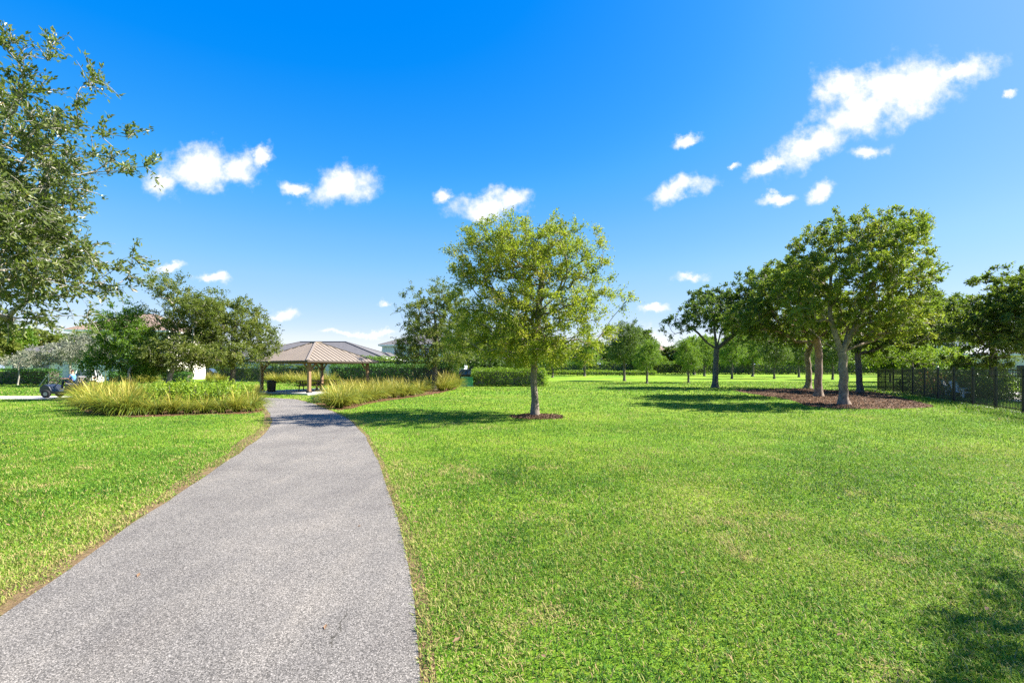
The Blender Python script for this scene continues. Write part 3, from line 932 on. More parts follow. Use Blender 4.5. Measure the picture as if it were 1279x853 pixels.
tree('small_tree', 1140, 37.5, [(1125, 442, 30, 14), (1165, 446, 26, 12), (1100, 442, 18, 16), (1145, 435, 22, 10), (1185, 448, 20, 10)],
     [(1140, 470), (1140, 458)], 0.07, M['lime_leaf'], M['oak_bark'], 'low yellow-green tree leaning over the far end of the iron fence', n_tips=150, mind=0.35, n_tw=5, n_lf=16, tw=0.5, L=0.15, Wd=0.08, seed=53, mean=0.45)
# trees around the grass bed and the pavilion
tree('oak_tree', 208, 28.0, [(215, 392, 28, 34), (240, 402, 26, 32), (202, 422, 22, 28), (230, 440, 40, 20), (215, 366, 18, 14), (255, 388, 22, 18), (190, 445, 14, 20)],
     [(210, 482), (212, 470)], 0.15, O, M['pale_bark'], 'tall dusky oak with low forking stems behind the grass bed', n_tips=320, mind=0.34, n_tw=5, n_lf=22, tw=0.55, L=0.125, Wd=0.062, seed=61, mean=0.4, free=5, rt=0.009,
     extra=[(190, 352, 0), (205, 346, 0), (225, 348, 0), (185, 385, 0), (222, 355, 0), (265, 368, 0)])
tree('oak_tree', 291, 30.0, [(290, 412, 36, 30), (272, 392, 24, 18), (316, 426, 24, 24), (292, 442, 40, 15), (335, 432, 10, 14), (302, 388, 18, 12), (262, 425, 24, 25)],
     [(291, 475), (291, 460)], 0.17, O, M['dark_bark'], 'round-headed dusky oak beside the pavilion eaves', n_tips=320, mind=0.34, n_tw=5, n_lf=22, tw=0.55, L=0.13, Wd=0.065, seed=62, mean=0.42, free=5, rt=0.009,
     extra=[(262, 365, 0), (278, 368, 0), (305, 376, 0), (345, 432, 0), (342, 415, 0), (330, 400, 0)])
tree('small_tree', 163, 27.0, [(150, 412, 25, 18), (165, 432, 22, 22), (132, 440, 18, 20), (150, 455, 32, 14), (120, 456, 13, 14), (155, 394, 12, 8), (180, 450, 14, 18)],
     [(163, 478), (161, 465)], 0.08, M['bright_leaf'], M['pale_bark'], 'fresh green young tree beside the pale silver tree', n_tips=260, mind=0.3, n_tw=5, n_lf=24, tw=0.5, L=0.12, Wd=0.06, seed=63, mean=0.42, free=4, extra=[(140, 384, 0), (160, 380, 0), (125, 395, 0)])
tree('silver_tree', 88, 48.0, [(90, 437, 32, 14), (65, 442, 22, 13), (115, 442, 18, 12), (102, 424, 20, 7), (48, 445, 14, 10)],
     [(88, 468), (88, 455)], 0.13, M['silver_leaf'], M['pale_bark'], 'spreading tree with silvery grey leaves near the parked white car', n_tips=200, mind=0.5, n_tw=5, n_lf=16, tw=0.7, L=0.2, Wd=0.09, seed=64, mean=0.45)
tree('silver_tree', 22, 50.0, [(22, 448, 13, 6), (30, 454, 10, 5), (12, 452, 8, 5)],
     [(24, 470), (23, 460)], 0.07, M['silver_leaf'], M['pale_bark'], 'small whitish silver-leaved tree over the shrubs', n_tips=60, mind=0.4, n_tw=4, n_lf=14, tw=0.5, L=0.18, Wd=0.08, seed=65, mean=0.7)
# outside the frame on the sunny side; its top throws the shade on the near lawn
tree('shade_tree', 639.5, 2.0, [], np.array([[0, 0, 0], [0, 0, 1.2], [0, 0, 2.2]], float), 0.11, O, M['oak_bark'], 'oak outside the frame that shades the near corner of lawn', n_tips=150, mind=0.3, n_tw=5, n_lf=16, tw=0.4, L=0.1, Wd=0.05, seed=71,
     lobes3=[((0, 0, 4.0), (1.7, 1.5, 1.5)), ((-.2, 0, 5.6), (0.8, 0.7, 0.8)), ((-.2, 0, 6.5), (0.35, 0.3, 0.5)), ((0.2, .1, 3.2), (1.8, 1.6, 0.8))]).location = (9.1, 3.0, 0)


# generic park trees, copied for the far rows
def park_tree(kind, seed, leaf, dist, nt, label, group):
    """a 9 m tree about dist metres away"""
    wd = dict(round=3.4, broad=4.3, tall=2.7)[kind]
    hb = dict(round=2.4, broad=2.2, tall=2.2)[kind]
    l3 = [((0, 0, 5.6), (wd * 0.8, wd * 0.8, 2.6)), ((wd * 0.4, 0.3, 4.6), (wd * 0.6, wd * 0.6, 1.8)), ((-wd * 0.45, -0.4, 4.8), (wd * 0.55, wd * 0.6, 1.9)), ((0.3, -wd * 0.3, 7.2), (wd * 0.5, wd * 0.5, 1.5)), ((-0.5, wd * 0.3, 4.4), (wd * 0.6, wd * 0.6, 1.6)), ((-wd * 0.3, -0.2, 7.0), (wd * 0.4, wd * 0.4, 1.2))]
    k = dist / 60.0
    return tree('park_tree', 639.5, 10.0, [], np.array([[0, 0, 0], [0.05, 0, hb * 0.6], [0, 0, hb]], float), 0.2, leaf, M['dark_bark'], label, n_tips=nt, mind=0.5, n_tw=5, n_lf=18, tw=0.9, L=0.2 * max(1, k), Wd=0.1 * max(1, k), seed=seed, lobes3=l3, group=group, mean=0.5, jit=0.1)


def put(o, px, d, h, sx=1.0, rz=None):
    k = h / 8.7
    o.location = at(px, d)
    o.scale = (k * sx, k * sx, k)
    o.rotation_euler = (0, 0, random.random() * 6.28 if rz is None else rz)
    return o


MID = 'single trees on the middle lawn'
ta = park_tree('round', 81, M['dark_leaf'], 60, 190, 'dense round dark green tree on the middle lawn', MID)
put(ta, 780, 64, 8.6, 0.95)
tb = park_tree('tall', 82, M['bright_leaf'], 60, 150, 'light green young tree in front of the dense round tree', MID)
put(tb, 808, 55, 5.4, 1.05)
mids = [(860, 57, 5.6, 1.05, 'light green young tree standing next to the broad forked tree', tb), (914, 74, 7.6, 1.0, 'leaning green tree seen under the crown of the broad forked tree', tb),
        (967, 75, 7.6, 0.95, 'dark tree standing apart beyond the mulch bed shadows', ta), (998, 86, 8.4, 1.0, 'dark tree showing past the slanting pale trunk', ta),
        (1040, 70, 7.0, 1.0, 'tree seen between the two stout pale trunks', ta), (1098, 92, 8.0, 1.1, 'green tree beyond the far end of the iron fence', tb),
        (730, 95, 8.0, 1.2, 'light green tree at the far side behind the yellow-green oak', tb), (880, 96, 8.4, 1.2, 'green tree far behind the trunk of the broad forked tree', tb), (940, 92, 9.0, 1.15, 'yellowish green tree far beyond the broad forked tree', tb)]
for (px, d, h, s_, lab, src) in mids:
    o = put(copy_tree(src), px, d, h, s_)
    o['label'] = lab
FAR = 'trees in the far line at the end of the park'
FL = 'tree in the continuous far line of trees at the end of the park'
fa = [park_tree('round', 91, M['oak_leaf'], 130, 120, FL, FAR), park_tree('broad', 92, M['dark_leaf'], 130, 130, FL, FAR), park_tree('tall', 93, M['bright_leaf'], 130, 110, FL, FAR)]
px = 490
k = 0
rr = random.Random(3)
while px < 1330:
    for row, (d0, hh) in enumerate(((118, 8.0), (150, 13.0))):
        o = fa[k] if k < 3 else copy_tree(fa[rr.choice((0, 1, 1, 2))])
        put(o, px + rr.uniform(-7, 7) + 9 * row, d0 + rr.uniform(-9, 14), hh * rr.uniform(0.6, 1.2), rr.uniform(1.05, 1.4))
        k += 1
    px += rr.uniform(17, 28)
YARD = 'trees around the houses behind the street'
YL = 'garden tree standing among the houses beyond the street'
for i, (px, d, h) in enumerate(((-20, 62, 8.5), (15, 88, 10.5), (-55, 60, 8), (48, 95, 10), (75, 100, 9.5), (255, 96, 6), (320, 92, 5.5), (345, 100, 6), (392, 74, 3.6), (432, 70, 4.0), (585, 84, 8), (555, 92, 8.4), (640, 90, 8.5), (690, 84, 7.5), (1112, 60, 5.2), (1150, 72, 6.4), (1196, 58, 4.6), (1135, 90, 8))):
    o = put(copy_tree(fa[(0, 2, 1)[i % 3]]), px, d, h, 1.1)
    o['label'], o['group'] = YL, YARD


# ------------------------------------------------------------------ shrubs, hedges, ornamental grasses
def leaves_in(n, sampler, L, Wd, seed, mean=0.5, up=0.4):
    r = np.random.default_rng(seed)
    pos, nrm = sampler(r, n)
    n = len(pos)
    ax = r.normal(size=(n, 3)) + nrm * 0.4
    ax[:, 2] += 0.25
    ax /= np.linalg.norm(ax, axis=1)[:, None]
    nr = r.normal(0, 0.55, (n, 3)) + nrm * 0.8
    nr[:, 2] += up
    nr -= ax * np.sum(nr * ax, 1)[:, None]
    nr /= np.linalg.norm(nr, axis=1)[:, None] + 1e-9
    sd = np.cross(ax, nr)
    sc = r.uniform(0.7, 1.25, n)[:, None]
    a, b, f = ax * L * sc, sd * Wd * 0.5 * sc, nr * Wd * 0.15
    V = np.stack([pos, pos + a * 0.45 + b + f, pos + a, pos + a * 0.5 - b + f], 1).reshape(-1, 3)
    i = np.arange(n) * 4
    cl = vnoise(pos[:, 0] * 3 + pos[:, 2] * 2, pos[:, 1] * 3 - pos[:, 2], 0.9, seed)
    return np_mesh('foliage', V, np.c_[i, i + 1, i + 2, i + 3], np.clip(mean + (cl - 0.5) * 0.35 + r.normal(0, 0.17, n), 0, 1))


def dome(rx, ry, h, seed):
    def f(r, n):
        d = r.normal(size=(n, 3))
        d[:, 2] = np.abs(d[:, 2]) * 1.1 - 0.15
        d /= np.linalg.norm(d, axis=1)[:, None]
        lump = 0.82 + 0.36 * vnoise(np.arctan2(d[:, 1], d[:, 0]) * 1.6 + d[:, 2] * 2, d[:, 2] * 3, 1.0, seed)
        k = (r.random(n) ** 0.3 * lump)[:, None]
        p = d * np.array([rx, ry, h]) * k
        p[:, 2] = np.maximum(p[:, 2] + 0.03, 0.02)
        return p, d
    return f


def slab_(lx, ly, h, wav=0.06):
    def f(r, n):
        ar = np.array([lx * ly, lx * h, lx * h, ly * h, ly * h])
        k = r.choice(5, n, p=ar / ar.sum())
        a, b = r.random(n), r.random(n)
        p, nn = np.zeros((n, 3)), np.zeros((n, 3))
        for q in range(5):
            m = k == q
            if q == 0: p[m] = np.c_[(a[m] - .5) * lx, (b[m] - .5) * ly, np.full(m.sum(), h)]; nn[m] = (0, 0, 1)
            if q in (1, 2): s = -1 if q == 1 else 1; p[m] = np.c_[(a[m] - .5) * lx, np.full(m.sum(), s * ly / 2), b[m] * h]; nn[m] = (0, s, 0)
            if q in (3, 4): s = -1 if q == 3 else 1; p[m] = np.c_[np.full(m.sum(), s * lx / 2), (a[m] - .5) * ly, b[m] * h]; nn[m] = (s, 0, 0)
        bumpy = (vnoise(p[:, 0] * 2 + p[:, 2], p[:, 1] * 2 + p[:, 2], 0.8 if wav < 0.2 else 2.6, 5) - 0.5) * wav * (4 if wav < 0.2 else 2)
        p = p + nn * (bumpy - np.abs(r.normal(0, 0.07, n)))[:, None] + r.normal(0, 0.02, (n, 3))
        p[:, 2] = np.maximum(p[:, 2], 0.02)
        return p, nn
    return f


def hedge(px, d, lx, ly, h, label, leaf='hedge_leaf', rz=0.0, n=None, group=None, L=0.12, seed=3, mean=0.5, wav=0.06):
    o = empty('hedge', at(px, d), rz, label, 'hedge', group)
    n = n or int(260 * (lx * ly + 2 * lx * h + 2 * ly * h) * (0.1 / L) ** 2 * 1.2)
    link('foliage', leaves_in(n, slab_(lx, ly, h, wav), L, L * 0.55, seed, mean), M[leaf], o)
    mb = MB()
    mb.box((0, 0, h * 0.46), (lx - 0.3 - wav, max(ly - 0.3 - wav * 2, 0.2), h * 0.92 - 0.12 - wav))
    mb.build('branches', M['dark_bark'], o)
    return o


def stems(mb, n, r_, h, rr):
    for _ in range(n):
        a = rr.random() * 6.28
        mb.cyl((0.05 * math.cos(a), 0.05 * math.sin(a), 0), (r_ * math.cos(a) * rr.random(), r_ * math.sin(a) * rr.random(), h * rr.uniform(0.6, 0.95)), 0.018, 0.006, 6)


def shrub_proto(rx, ry, h, n, L, Wd, leaf, seed, mean=0.5):
    o = empty('shrub', (0, 0, 0))
    link('foliage', leaves_in(n, dome(rx, ry, h, seed), L, Wd, seed, mean), M[leaf], o)
    mb = MB()
    stems(mb, 9, rx * 0.8, h, random.Random(seed))
    mb.build('stem', M['oak_bark'], o)
    return o


def clump_proto(n, Lr, spread, seed, straw, plumes):
    """fountain-like ornamental grass"""
    r = np.random.default_rng(seed)
    m = n + plumes
    az = r.random(m) * 2 * np.pi
    b = np.c_[np.cos(az), np.sin(az)] * (r.random(m) ** 0.6 * 0.16)[:, None]
    az = az + r.normal(0, 0.5, m)
    el0 = np.radians(r.uniform(56, 88, m))
    L = r.uniform(Lr[0], Lr[1], m)
    curl = r.uniform(0.5, 1.55, m) * spread
    pl = np.arange(m) >= n
    curl[pl] *= 0.35
    el0[pl] = np.radians(r.uniform(66, 88, plumes))
    L[pl] *= 1.06
    w = r.uniform(0.006, 0.013, m)
    w[pl] *= 0.8
    K = 6
    pts = [np.c_[b, np.zeros(m)]]
    for j in range(1, K):
        el = el0 - curl * (j / (K - 1)) ** 1.3 * 1.5
        st = (L / (K - 1))[:, None] * np.c_[np.cos(az) * np.cos(el), np.sin(az) * np.cos(el), np.sin(el)]
        pts.append(pts[-1] + st)
    pts = np.stack(pts, 1)
    pts[:, :, 2] = np.maximum(pts[:, :, 2], 0.015)
    sa = az + np.pi / 2 + r.normal(0, 0.5, m)
    s = np.c_[np.cos(sa), np.sin(sa), r.normal(0, 0.25, m)]
    prof = np.array([0.7, 1.0, 1.0, 0.85, 0.6, 0.12])
    pp = np.where(pl[:, None], np.array([0.4, 0.4, 0.4, 0.7, 0.9, 0.2])[None], prof[None])
    off = s[:, None, :] * (w[:, None] * pp)[:, :, None]
    V = np.stack([pts - off, pts + off], 2).reshape(-1, 3)
    q0 = (np.arange(m)[:, None] * (K * 2) + np.arange(K - 1)[None] * 2)
    Fq = np.stack([q0, q0 + 1, q0 + 3, q0 + 2], -1).reshape(-1, 4)
    t = np.clip(straw + r.normal(0, 0.16, m), 0, 1)
    t[pl] = r.uniform(0.72, 1.0, plumes)
    grad = np.linspace(-0.12, 0.14, K - 1)[None]
    T = np.clip(t[:, None] + grad, 0, 1).ravel()
    o = empty('grass_clump', (0, 0, 0))
    link('blades', np_mesh('blades', V, Fq, T), M['reed'], o)
    return o


CL = [clump_proto(560, (0.7, 1.45), 1.0, 1, 0.26, 35), clump_proto(560, (0.65, 1.5), 0.9, 2, 0.33, 50), clump_proto(520, (0.6, 1.35), 1.15, 3, 0.22, 25),
      clump_proto(560, (0.65, 1.4), 0.8, 4, 0.40, 75)]
used = set()


def place(proto, x, y, s, label, cat, group, sz=1.0):
    o = copy_tree(proto) if proto.name in used else proto
    used.add(proto.name)
    o.location = (x, y, float(terr(y)))
    o.rotation_euler = (0, 0, random.random() * 6.28)
    w_ = random.uniform(0.82, 1.12)
    o.scale = (s * w_, s * w_, s * sz * random.uniform(0.85, 1.1))
    return tag(o, label, cat, group)


GA, GAL = 'straw-tipped grass clumps along the edge of the round bed', 'fountain-shaped grass clump along the lawn edge of the round bed'
for px_, py_, s_, k in [(108, 512, 1.0, 1), (124, 515, 1.05, 3), (140, 517, 1.0, 1), (158, 518, 1.0, 0), (176, 517.5, 0.8, 2), (196, 517, 0.72, 0), (216, 517, 0.74, 3), (236, 516.5, 0.7, 0), (256, 516, 0.74, 1), (276, 515.5, 0.72, 0), (295, 515, 0.76, 3), (312, 513.5, 0.8, 2), (320, 509, 0.8, 0),
                        (118, 506, 1.1, 3), (138, 508, 1.1, 1), (160, 508, 1.05, 3), (130, 502, 1.1, 1), (152, 502, 1.05, 3), (172, 502, 1.0, 1), (110, 503, 1.0, 1), (314, 505, 0.8, 1)]:
    q = gp(px_, py_)
    place(CL[k], q[0], q[1], s_, GAL, 'ornamental grass', GA)
LS = [shrub_proto(0.75, 0.75, 1.15, 1100, 0.13, 0.075, 'lime_leaf', 5), shrub_proto(0.7, 0.8, 1.1, 1000, 0.13, 0.08, 'lime_leaf', 6, 0.6)]
for i, (px_, py_) in enumerate([(195, 506), (212, 507), (230, 506), (248, 506), (266, 506), (284, 506), (300, 505), (205, 502), (225, 502), (245, 502), (265, 502), (285, 502), (303, 502), (215, 510), (238, 510), (262, 510), (284, 510)]):
    q = gp(px_, py_)
    place(LS[i % 2], q[0], q[1], random.uniform(0.85, 1.08), 'lime green leafy shrub in the middle of the round bed', 'shrub', 'lime shrubs in the round bed')
GB, GBL = 'golden grass clumps in the bed before the pavilion', 'golden grass clump in the long bed between path and pavilion'
for px_, py_, s_, k in [(412, 507, 0.95, 3), (424, 510, 1.0, 1), (434, 507, 1.0, 3), (446, 504, 0.95, 0), (456, 502, 1.0, 3), (468, 500, 0.95, 1), (480, 498, 0.95, 3), (492, 497, 0.9, 1), (503, 496, 1.0, 3), (514, 494, 0.95, 0), (525, 492, 1.0, 3),
                        (418, 502, 1.0, 3), (432, 500, 1.05, 1), (446, 497, 1.0, 3), (460, 495, 1.0, 3), (475, 493, 1.0, 1), (490, 491, 1.05, 3), (505, 489.5, 1.1, 2), (520, 488, 1.1, 0), (552, 488.5, 1.2, 3), (562, 487, 1.25, 1), (556, 484.5, 1.3, 3), (568, 484, 1.2, 3), (535, 486, 1.1, 2), (440, 492, 1.0, 3), (458, 489, 1.0, 1), (478, 487, 1.05, 3), (420, 496, 0.95, 1)]:
    q = gp(px_, py_)
    place(CL[k], q[0], q[1], s_, GBL, 'ornamental grass', GB)
GC, GCL = 'golden grass clumps behind the pavilion', 'yellow grass clump on the far side of the pavilion'
for px_, d_, s_, k in [(378, 50, 1.3, 3), (385, 48, 1.2, 1), (392, 52, 1.4, 3), (399, 49, 1.3, 3), (407, 52, 1.3, 1), (372, 54, 1.2, 3), (413, 49, 1.2, 3), (364, 56, 1.2, 3), (355, 58, 1.2, 1), (345, 57, 1.2, 3), (338, 58, 1.1, 3), (262, 58, 1.1, 3), (275, 60, 1.1, 3), (190, 56, 1.2, 3), (178, 55, 1.2, 3)]:
    x, y, _ = at(px_, d_)
    place(CL[k], x, y, s_, GCL, 'ornamental grass', GC)
GD, GDL = 'dry straw grass clumps between the round bed and the pavilion', 'dry straw-coloured grass clump beside the pavilion slab'
for px_, d_, s_, k in [(318, 33, 0.55, 3), (324, 35, 0.5, 3), (314, 38, 0.6, 3), (322, 40, 0.6, 3)]:
    x, y, _ = at(px_, d_)
    place(CL[k], x, y, s_, GDL, 'ornamental grass', GD, 0.8)
SB = shrub_proto(0.6, 0.6, 0.6, 900, 0.08, 0.045, 'hedge_leaf', 9)
q = gp(396, 503); place(SB, q[0], q[1], 0.9, 'low dark green shrub at the path corner of the golden grass bed', 'shrub', None)

HB = 'clipped hedge blocks along the street'
HL = 'bright green clipped hedge block standing along the street'
for i, (px_, w_) in enumerate(((182, 3.2), (226, 2.6), (283, 1.8), (318, 2.5), (367, 2.4), (150, 2.6), (395, 2.0))):
    hedge(px_, 60 if px_ < 240 else 70, w_, 1.3, 1.2, HL, group=HB, L=0.2, seed=30 + i, mean=0.55)
hedge(255, 90, 30, 1.6, 1.9, 'dark shrubby hedge before the long low white house', leaf='dark_leaf', L=0.26, seed=48, mean=0.45, wav=0.3)
hedge(338, 61.5, 14, 1.3, 2.2, 'dark shrubby hedge along the front of the single-storey house', leaf='dark_leaf', L=0.2, seed=50, mean=0.5, wav=0.3)
hedge(200, 63.5, 9, 1.0, 1.8, 'dark shrubby hedge against the two-storey house with brown tiles', leaf='dark_leaf', L=0.22, seed=49, mean=0.5, wav=0.3)
hedge(492, 52, 14.0, 2.2, 2.2, 'long mid-green hedge between the pavilion and the houses', L=0.17, seed=41, mean=0.5, wav=0.12)
hedge(505, 56, 13.0, 1.6, 3.1, 'taller fresh green hedge rising behind the long hedge', leaf='bright_leaf', L=0.2, seed=42, mean=0.5, wav=0.14)
hedge(636, 48, 7.6, 2.4, 1.75, 'yellow-topped clipped hedge behind the yellow-green oak', leaf='lime_leaf', L=0.15, seed=43, mean=0.3, wav=0.14)
hedge(20, 52, 9.0, 1.6, 1.7, 'dark green hedge below the small silver tree', leaf='hedge_leaf', L=0.17, seed=44, mean=0.3)
hedge(745, 100, 26, 1.5, 1.0, 'low yellow-green hedge at the far side of the lawn', leaf='lime_leaf', L=0.26, seed=45, mean=0.4, wav=0.3)
hedge(560, 116, 68, 2.5, 3.0, 'long dark hedge far behind the clipped hedge and the houses', leaf='hedge_leaf', L=0.34, seed=47, mean=0.6, wav=0.7)
hedge(950, 114, 90, 2.5, 3.2, 'long uneven hedge at the foot of the far line of trees', leaf='bright_leaf', L=0.34, seed=46, mean=0.4, wav=0.7)
for i, (x, y, lab, lf, s_) in enumerate(((31.2, 33.5, 'dark green shrub pressed against the far part of the iron fence', 'dark_leaf', 1.5), (29.2, 29.0, 'dark leafy shrub behind the middle of the iron fence', 'hedge_leaf', 1.5), (33.2, 37.0, 'dense shrub at the far corner of the iron fence', 'dark_leaf', 1.7),
                                         (32.6, 35.2, 'orange-red leaved shrub showing over the iron fence', 'croton_leaf', 1.35), (29.0, 27.2, 'low dark shrub behind the iron fence beside the white chairs', 'dark_leaf', 1.0), (30.3, 31.2, 'reddish shrub low behind the iron fence pickets', 'croton_leaf', 1.1), (31.8, 30.5, 'tall fresh green shrub behind the iron fence', 'bright_leaf', 1.9))):
    o = shrub_proto(0.95, 0.95, 1.15, 1300, 0.14, 0.07, lf, 60 + i, 0.5)
    o.location = (x, y, 0)
    o.scale = (s_, s_, s_)
    tag(o, lab, 'shrub')
for i, (px_, d_, s_) in enumerate(((1218, 42, 1.6), (1262, 44, 1.4), (1300, 43, 1.6), (1195, 41, 1.5), (1180, 40, 1.9))):
    o = copy_tree(SB)
    x, y, z = at(px_, d_)
    o.location, o.scale = (x, y, z), (s_ * 2, s_ * 2, s_ * 1.7)
    tag(o, 'dark shrub along the back of the fenced patio', 'shrub', 'shrubs at the back of the fenced patio')

# ------------------------------------------------------------------ pavilion with its furniture
M['roof_metal'] = surface('taupe metal roofing', (0.245, 0.20, 0.152), 0.5, 0.4, 0.1, 0.08, 1.5)
M['seam'] = surface('roof seam metal', (0.17, 0.14, 0.115), 0.45, 0.5, 0.25, 0.08, 1.5)
M['brown_post'] = surface('brown painted post', (0.25, 0.155, 0.085), 0.5, 0.4, 0.0, 0.12, 5.0)
M['tan_post'] = surface('tan timber', (0.42, 0.25, 0.12), 0.65, 0.3, 0.0, 0.18, 5.0, 0.2)
M['dark_trim'] = surface('dark brown trim', (0.07, 0.055, 0.045), 0.5)
M['table_wood'] = surface('weathered brown boards', (0.16, 0.10, 0.065), 0.7, 0.3, 0.0, 0.25, 4.0, 0.2)
M['black'] = surface('black powder coat', (0.016, 0.016, 0.017), 0.4, 0.5, 0.0, 0.2, 8.0)
M['black_plastic'] = surface('black plastic', (0.022, 0.023, 0.025), 0.55, 0.4)

pad = MB()
z0 = 0.0
rz_p = math.atan2(pb[1], pb[0])
pad.box((0, 0, 0.05), (2 * PADR, 2 * PADR, 0.16), 0, bev=0.015)
pado = pad.build('concrete_slab', M['concrete'], None, (pc[0], pc[1], 0.0), kind='structure')
pado.rotation_euler = (0, 0, rz_p)
pv = empty('pavilion', (pc[0], pc[1], 0.13), rz_p, 'open picnic pavilion with a taupe hipped metal roof on brown posts', 'pavilion')
hs_ = PAV['s'] / 2
EV, TH = 2.2, 3.84 - 0.13
ov = hs_ + 0.62
for i, j in ((-1, -1), (1, -1), (1, 1), (-1, 1)):
    b_ = MB()
    b_.box((i * hs_, j * hs_, EV / 2), (0.2, 0.2, EV), bev=0.012)
    post = b_.build('post', M['brown_post'], pv)
    b_ = MB()
    b_.box((i * hs_, j * hs_, 0.06), (0.30, 0.30, 0.12), bev=0.01)
    b_.build('base_plate', M['dark_trim'], post)
    b_ = MB()
    b_.bar((i * hs_, j * (hs_ - 0.10), EV - 0.62), (i * hs_, j * (hs_ - 0.62), EV - 0.06), 0.08, 0.10)
    b_.bar((i * (hs_ - 0.10), j * hs_, EV - 0.62), (i * (hs_ - 0.62), j * hs_, EV - 0.06), 0.08, 0.10)
    b_.build('brace', M['brown_post'], post)
b_ = MB()
for s_ in (-1, 1):
    b_.box((0, s_ * hs_, EV - 0.0), (2 * hs_ - 0.205, 0.16, 0.2))
    b_.box((s_ * hs_, 0, EV - 0.003), (0.16, 2 * hs_ - 0.205, 0.2))
b_.build('beam', M['brown_post'], pv)
roof = MB()
ze = EV + 0.06
C4 = [(-ov, -ov), (ov, -ov), (ov, ov), (-ov, ov)]
ap = 0.25
for k in range(4):
    a, b2 = C4[k], C4[(k + 1) % 4]
    t1, t2 = (a[0] / ov * ap, a[1] / ov * ap, TH), (b2[0] / ov * ap, b2[1] / ov * ap, TH)
    roof.face([(a[0], a[1], ze), (b2[0], b2[1], ze), t2, t1])
    roof.face([(a[0], a[1], ze - 0.06), (b2[0], b2[1], ze - 0.06), (t2[0], t2[1], TH - 0.07), (t1[0], t1[1], TH - 0.07)])
    roof.face([(a[0], a[1], ze - 0.06), (b2[0], b2[1], ze - 0.06), (b2[0], b2[1], ze), (a[0], a[1], ze)])
roof.face([(C4[k][0] / ov * ap, C4[k][1] / ov * ap, TH) for k in range(4)])
rf = roof.build('roof', M['roof_metal'], pv)
sm = MB()
slope = (TH - ze) / (ov - ap)
for k in range(4):
    R_ = Matrix.Rotation(k * math.pi / 2, 3, 'Z')
    nseam = 17
    for q in range(nseam):
        xx = -ov + (q + 0.5) * 2 * ov / nseam
        top = max(abs(xx), ap)
        p1, p2 = R_ @ Vector((xx, -ov + 0.01, ze + 0.018)), R_ @ Vector((xx, -top, ze + (ov - top) * slope + 0.018))
        if (p1 - p2).length > 0.1:
            sm.bar(p1, p2, 0.032, 0.05)
sm.build('roof_seam', M['seam'], rf)
hp = MB()
for a in C4:
    hp.bar((a[0], a[1], ze + 0.03), (a[0] / ov * ap, a[1] / ov * ap, TH + 0.03), 0.17, 0.04)
hp.box((0, 0, TH + 0.04), (0.62, 0.62, 0.08))
hp.build('ridge_cap', M['roof_metal'], rf)
fs = MB()
for k in range(4):
    a, b2 = Vector((*C4[k], ze - 0.05)), Vector((*C4[(k + 1) % 4], ze - 0.05))
    dn = (a + b2) / 2
    dn.z = 0
    dn = dn.normalized() * 0.012
    fs.bar(a + dn, b2 + dn, 0.024, 0.12)
fs.build('fascia', M['dark_trim'], pv)


def picnic_table(loc, rz, label):
    o = empty('picnic_table', loc, rz, label, 'picnic table')
    b_ = MB()
    for i in range(5): b_.box((0, -0.31 + i * 0.155, 0.75), (1.85, 0.145, 0.045), bev=0.006)
    b_.build('tabletop', M['table_wood'], o)
    for s in (-1, 1):
        b_ = MB()
        for i in (0, 1): b_.box((0, s * (0.64 + i * 0.15), 0.445), (1.85, 0.14, 0.045), bev=0.006)
        b_.build('bench', M['table_wood'], o)
    for s in (-1, 1):
        b_ = MB()
        b_.bar((s * 0.62, -0.66, 0.0), (s * 0.62, -0.22, 0.725), 0.05, 0.10)
        b_.bar((s * 0.62, 0.66, 0.0), (s * 0.62, 0.22, 0.725), 0.05, 0.10)
        b_.bar((s * 0.665, -0.78, 0.40), (s * 0.665, 0.78, 0.40), 0.04, 0.09)
        b_.build('leg_frame', M['table_wood'], o)
    return o


tb_ = P(390, 480, 35.5)
picnic_table((tb_[0] - 0.1, 35.3, 0.13), math.radians(8), 'brown wooden picnic table on the pavilion slab behind the near post')
tb_ = P(412, 480, 37.5)
picnic_table((tb_[0], 37.0, 0.13), math.radians(8), 'brown wooden picnic table at the far side of the slab, partly hidden by golden grass')


def trash_can(loc, label, s=1.0):
    o = empty('trash_can', loc, 0.3, label, 'trash can')
    b_ = MB()
    for k in range(28):
        a = k * 2 * math.pi / 28
        b_.bar((0.27 * math.cos(a), 0.27 * math.sin(a), 0.05), (0.31 * math.cos(a), 0.31 * math.sin(a), 0.86), 0.045, 0.012, (math.cos(a), math.sin(a), 0))
    b_.build('slat_body', M['black'], o)
    b_ = MB()
    b_.cyl((0, 0, 0.03), (0, 0, 0.84), 0.245, 0.28, 24)
    b_.build('liner', M['black_plastic'], o)
    b_ = MB()
    b_.torus((0, 0, 0.87), (0, 0, 1), 0.32, 0.025)
    b_.cyl((0, 0, 0.88), (0, 0, 0.97), 0.33, 0.20, 24)
    b_.build('lid', M['black_plastic'], o, smooth=False)
    o.scale = (s, s, s)
    return o


c_ = at(339, 33.6)
trash_can((c_[0], c_[1], 0.0), 'black slatted trash can with a lid beside the pavilion slab')

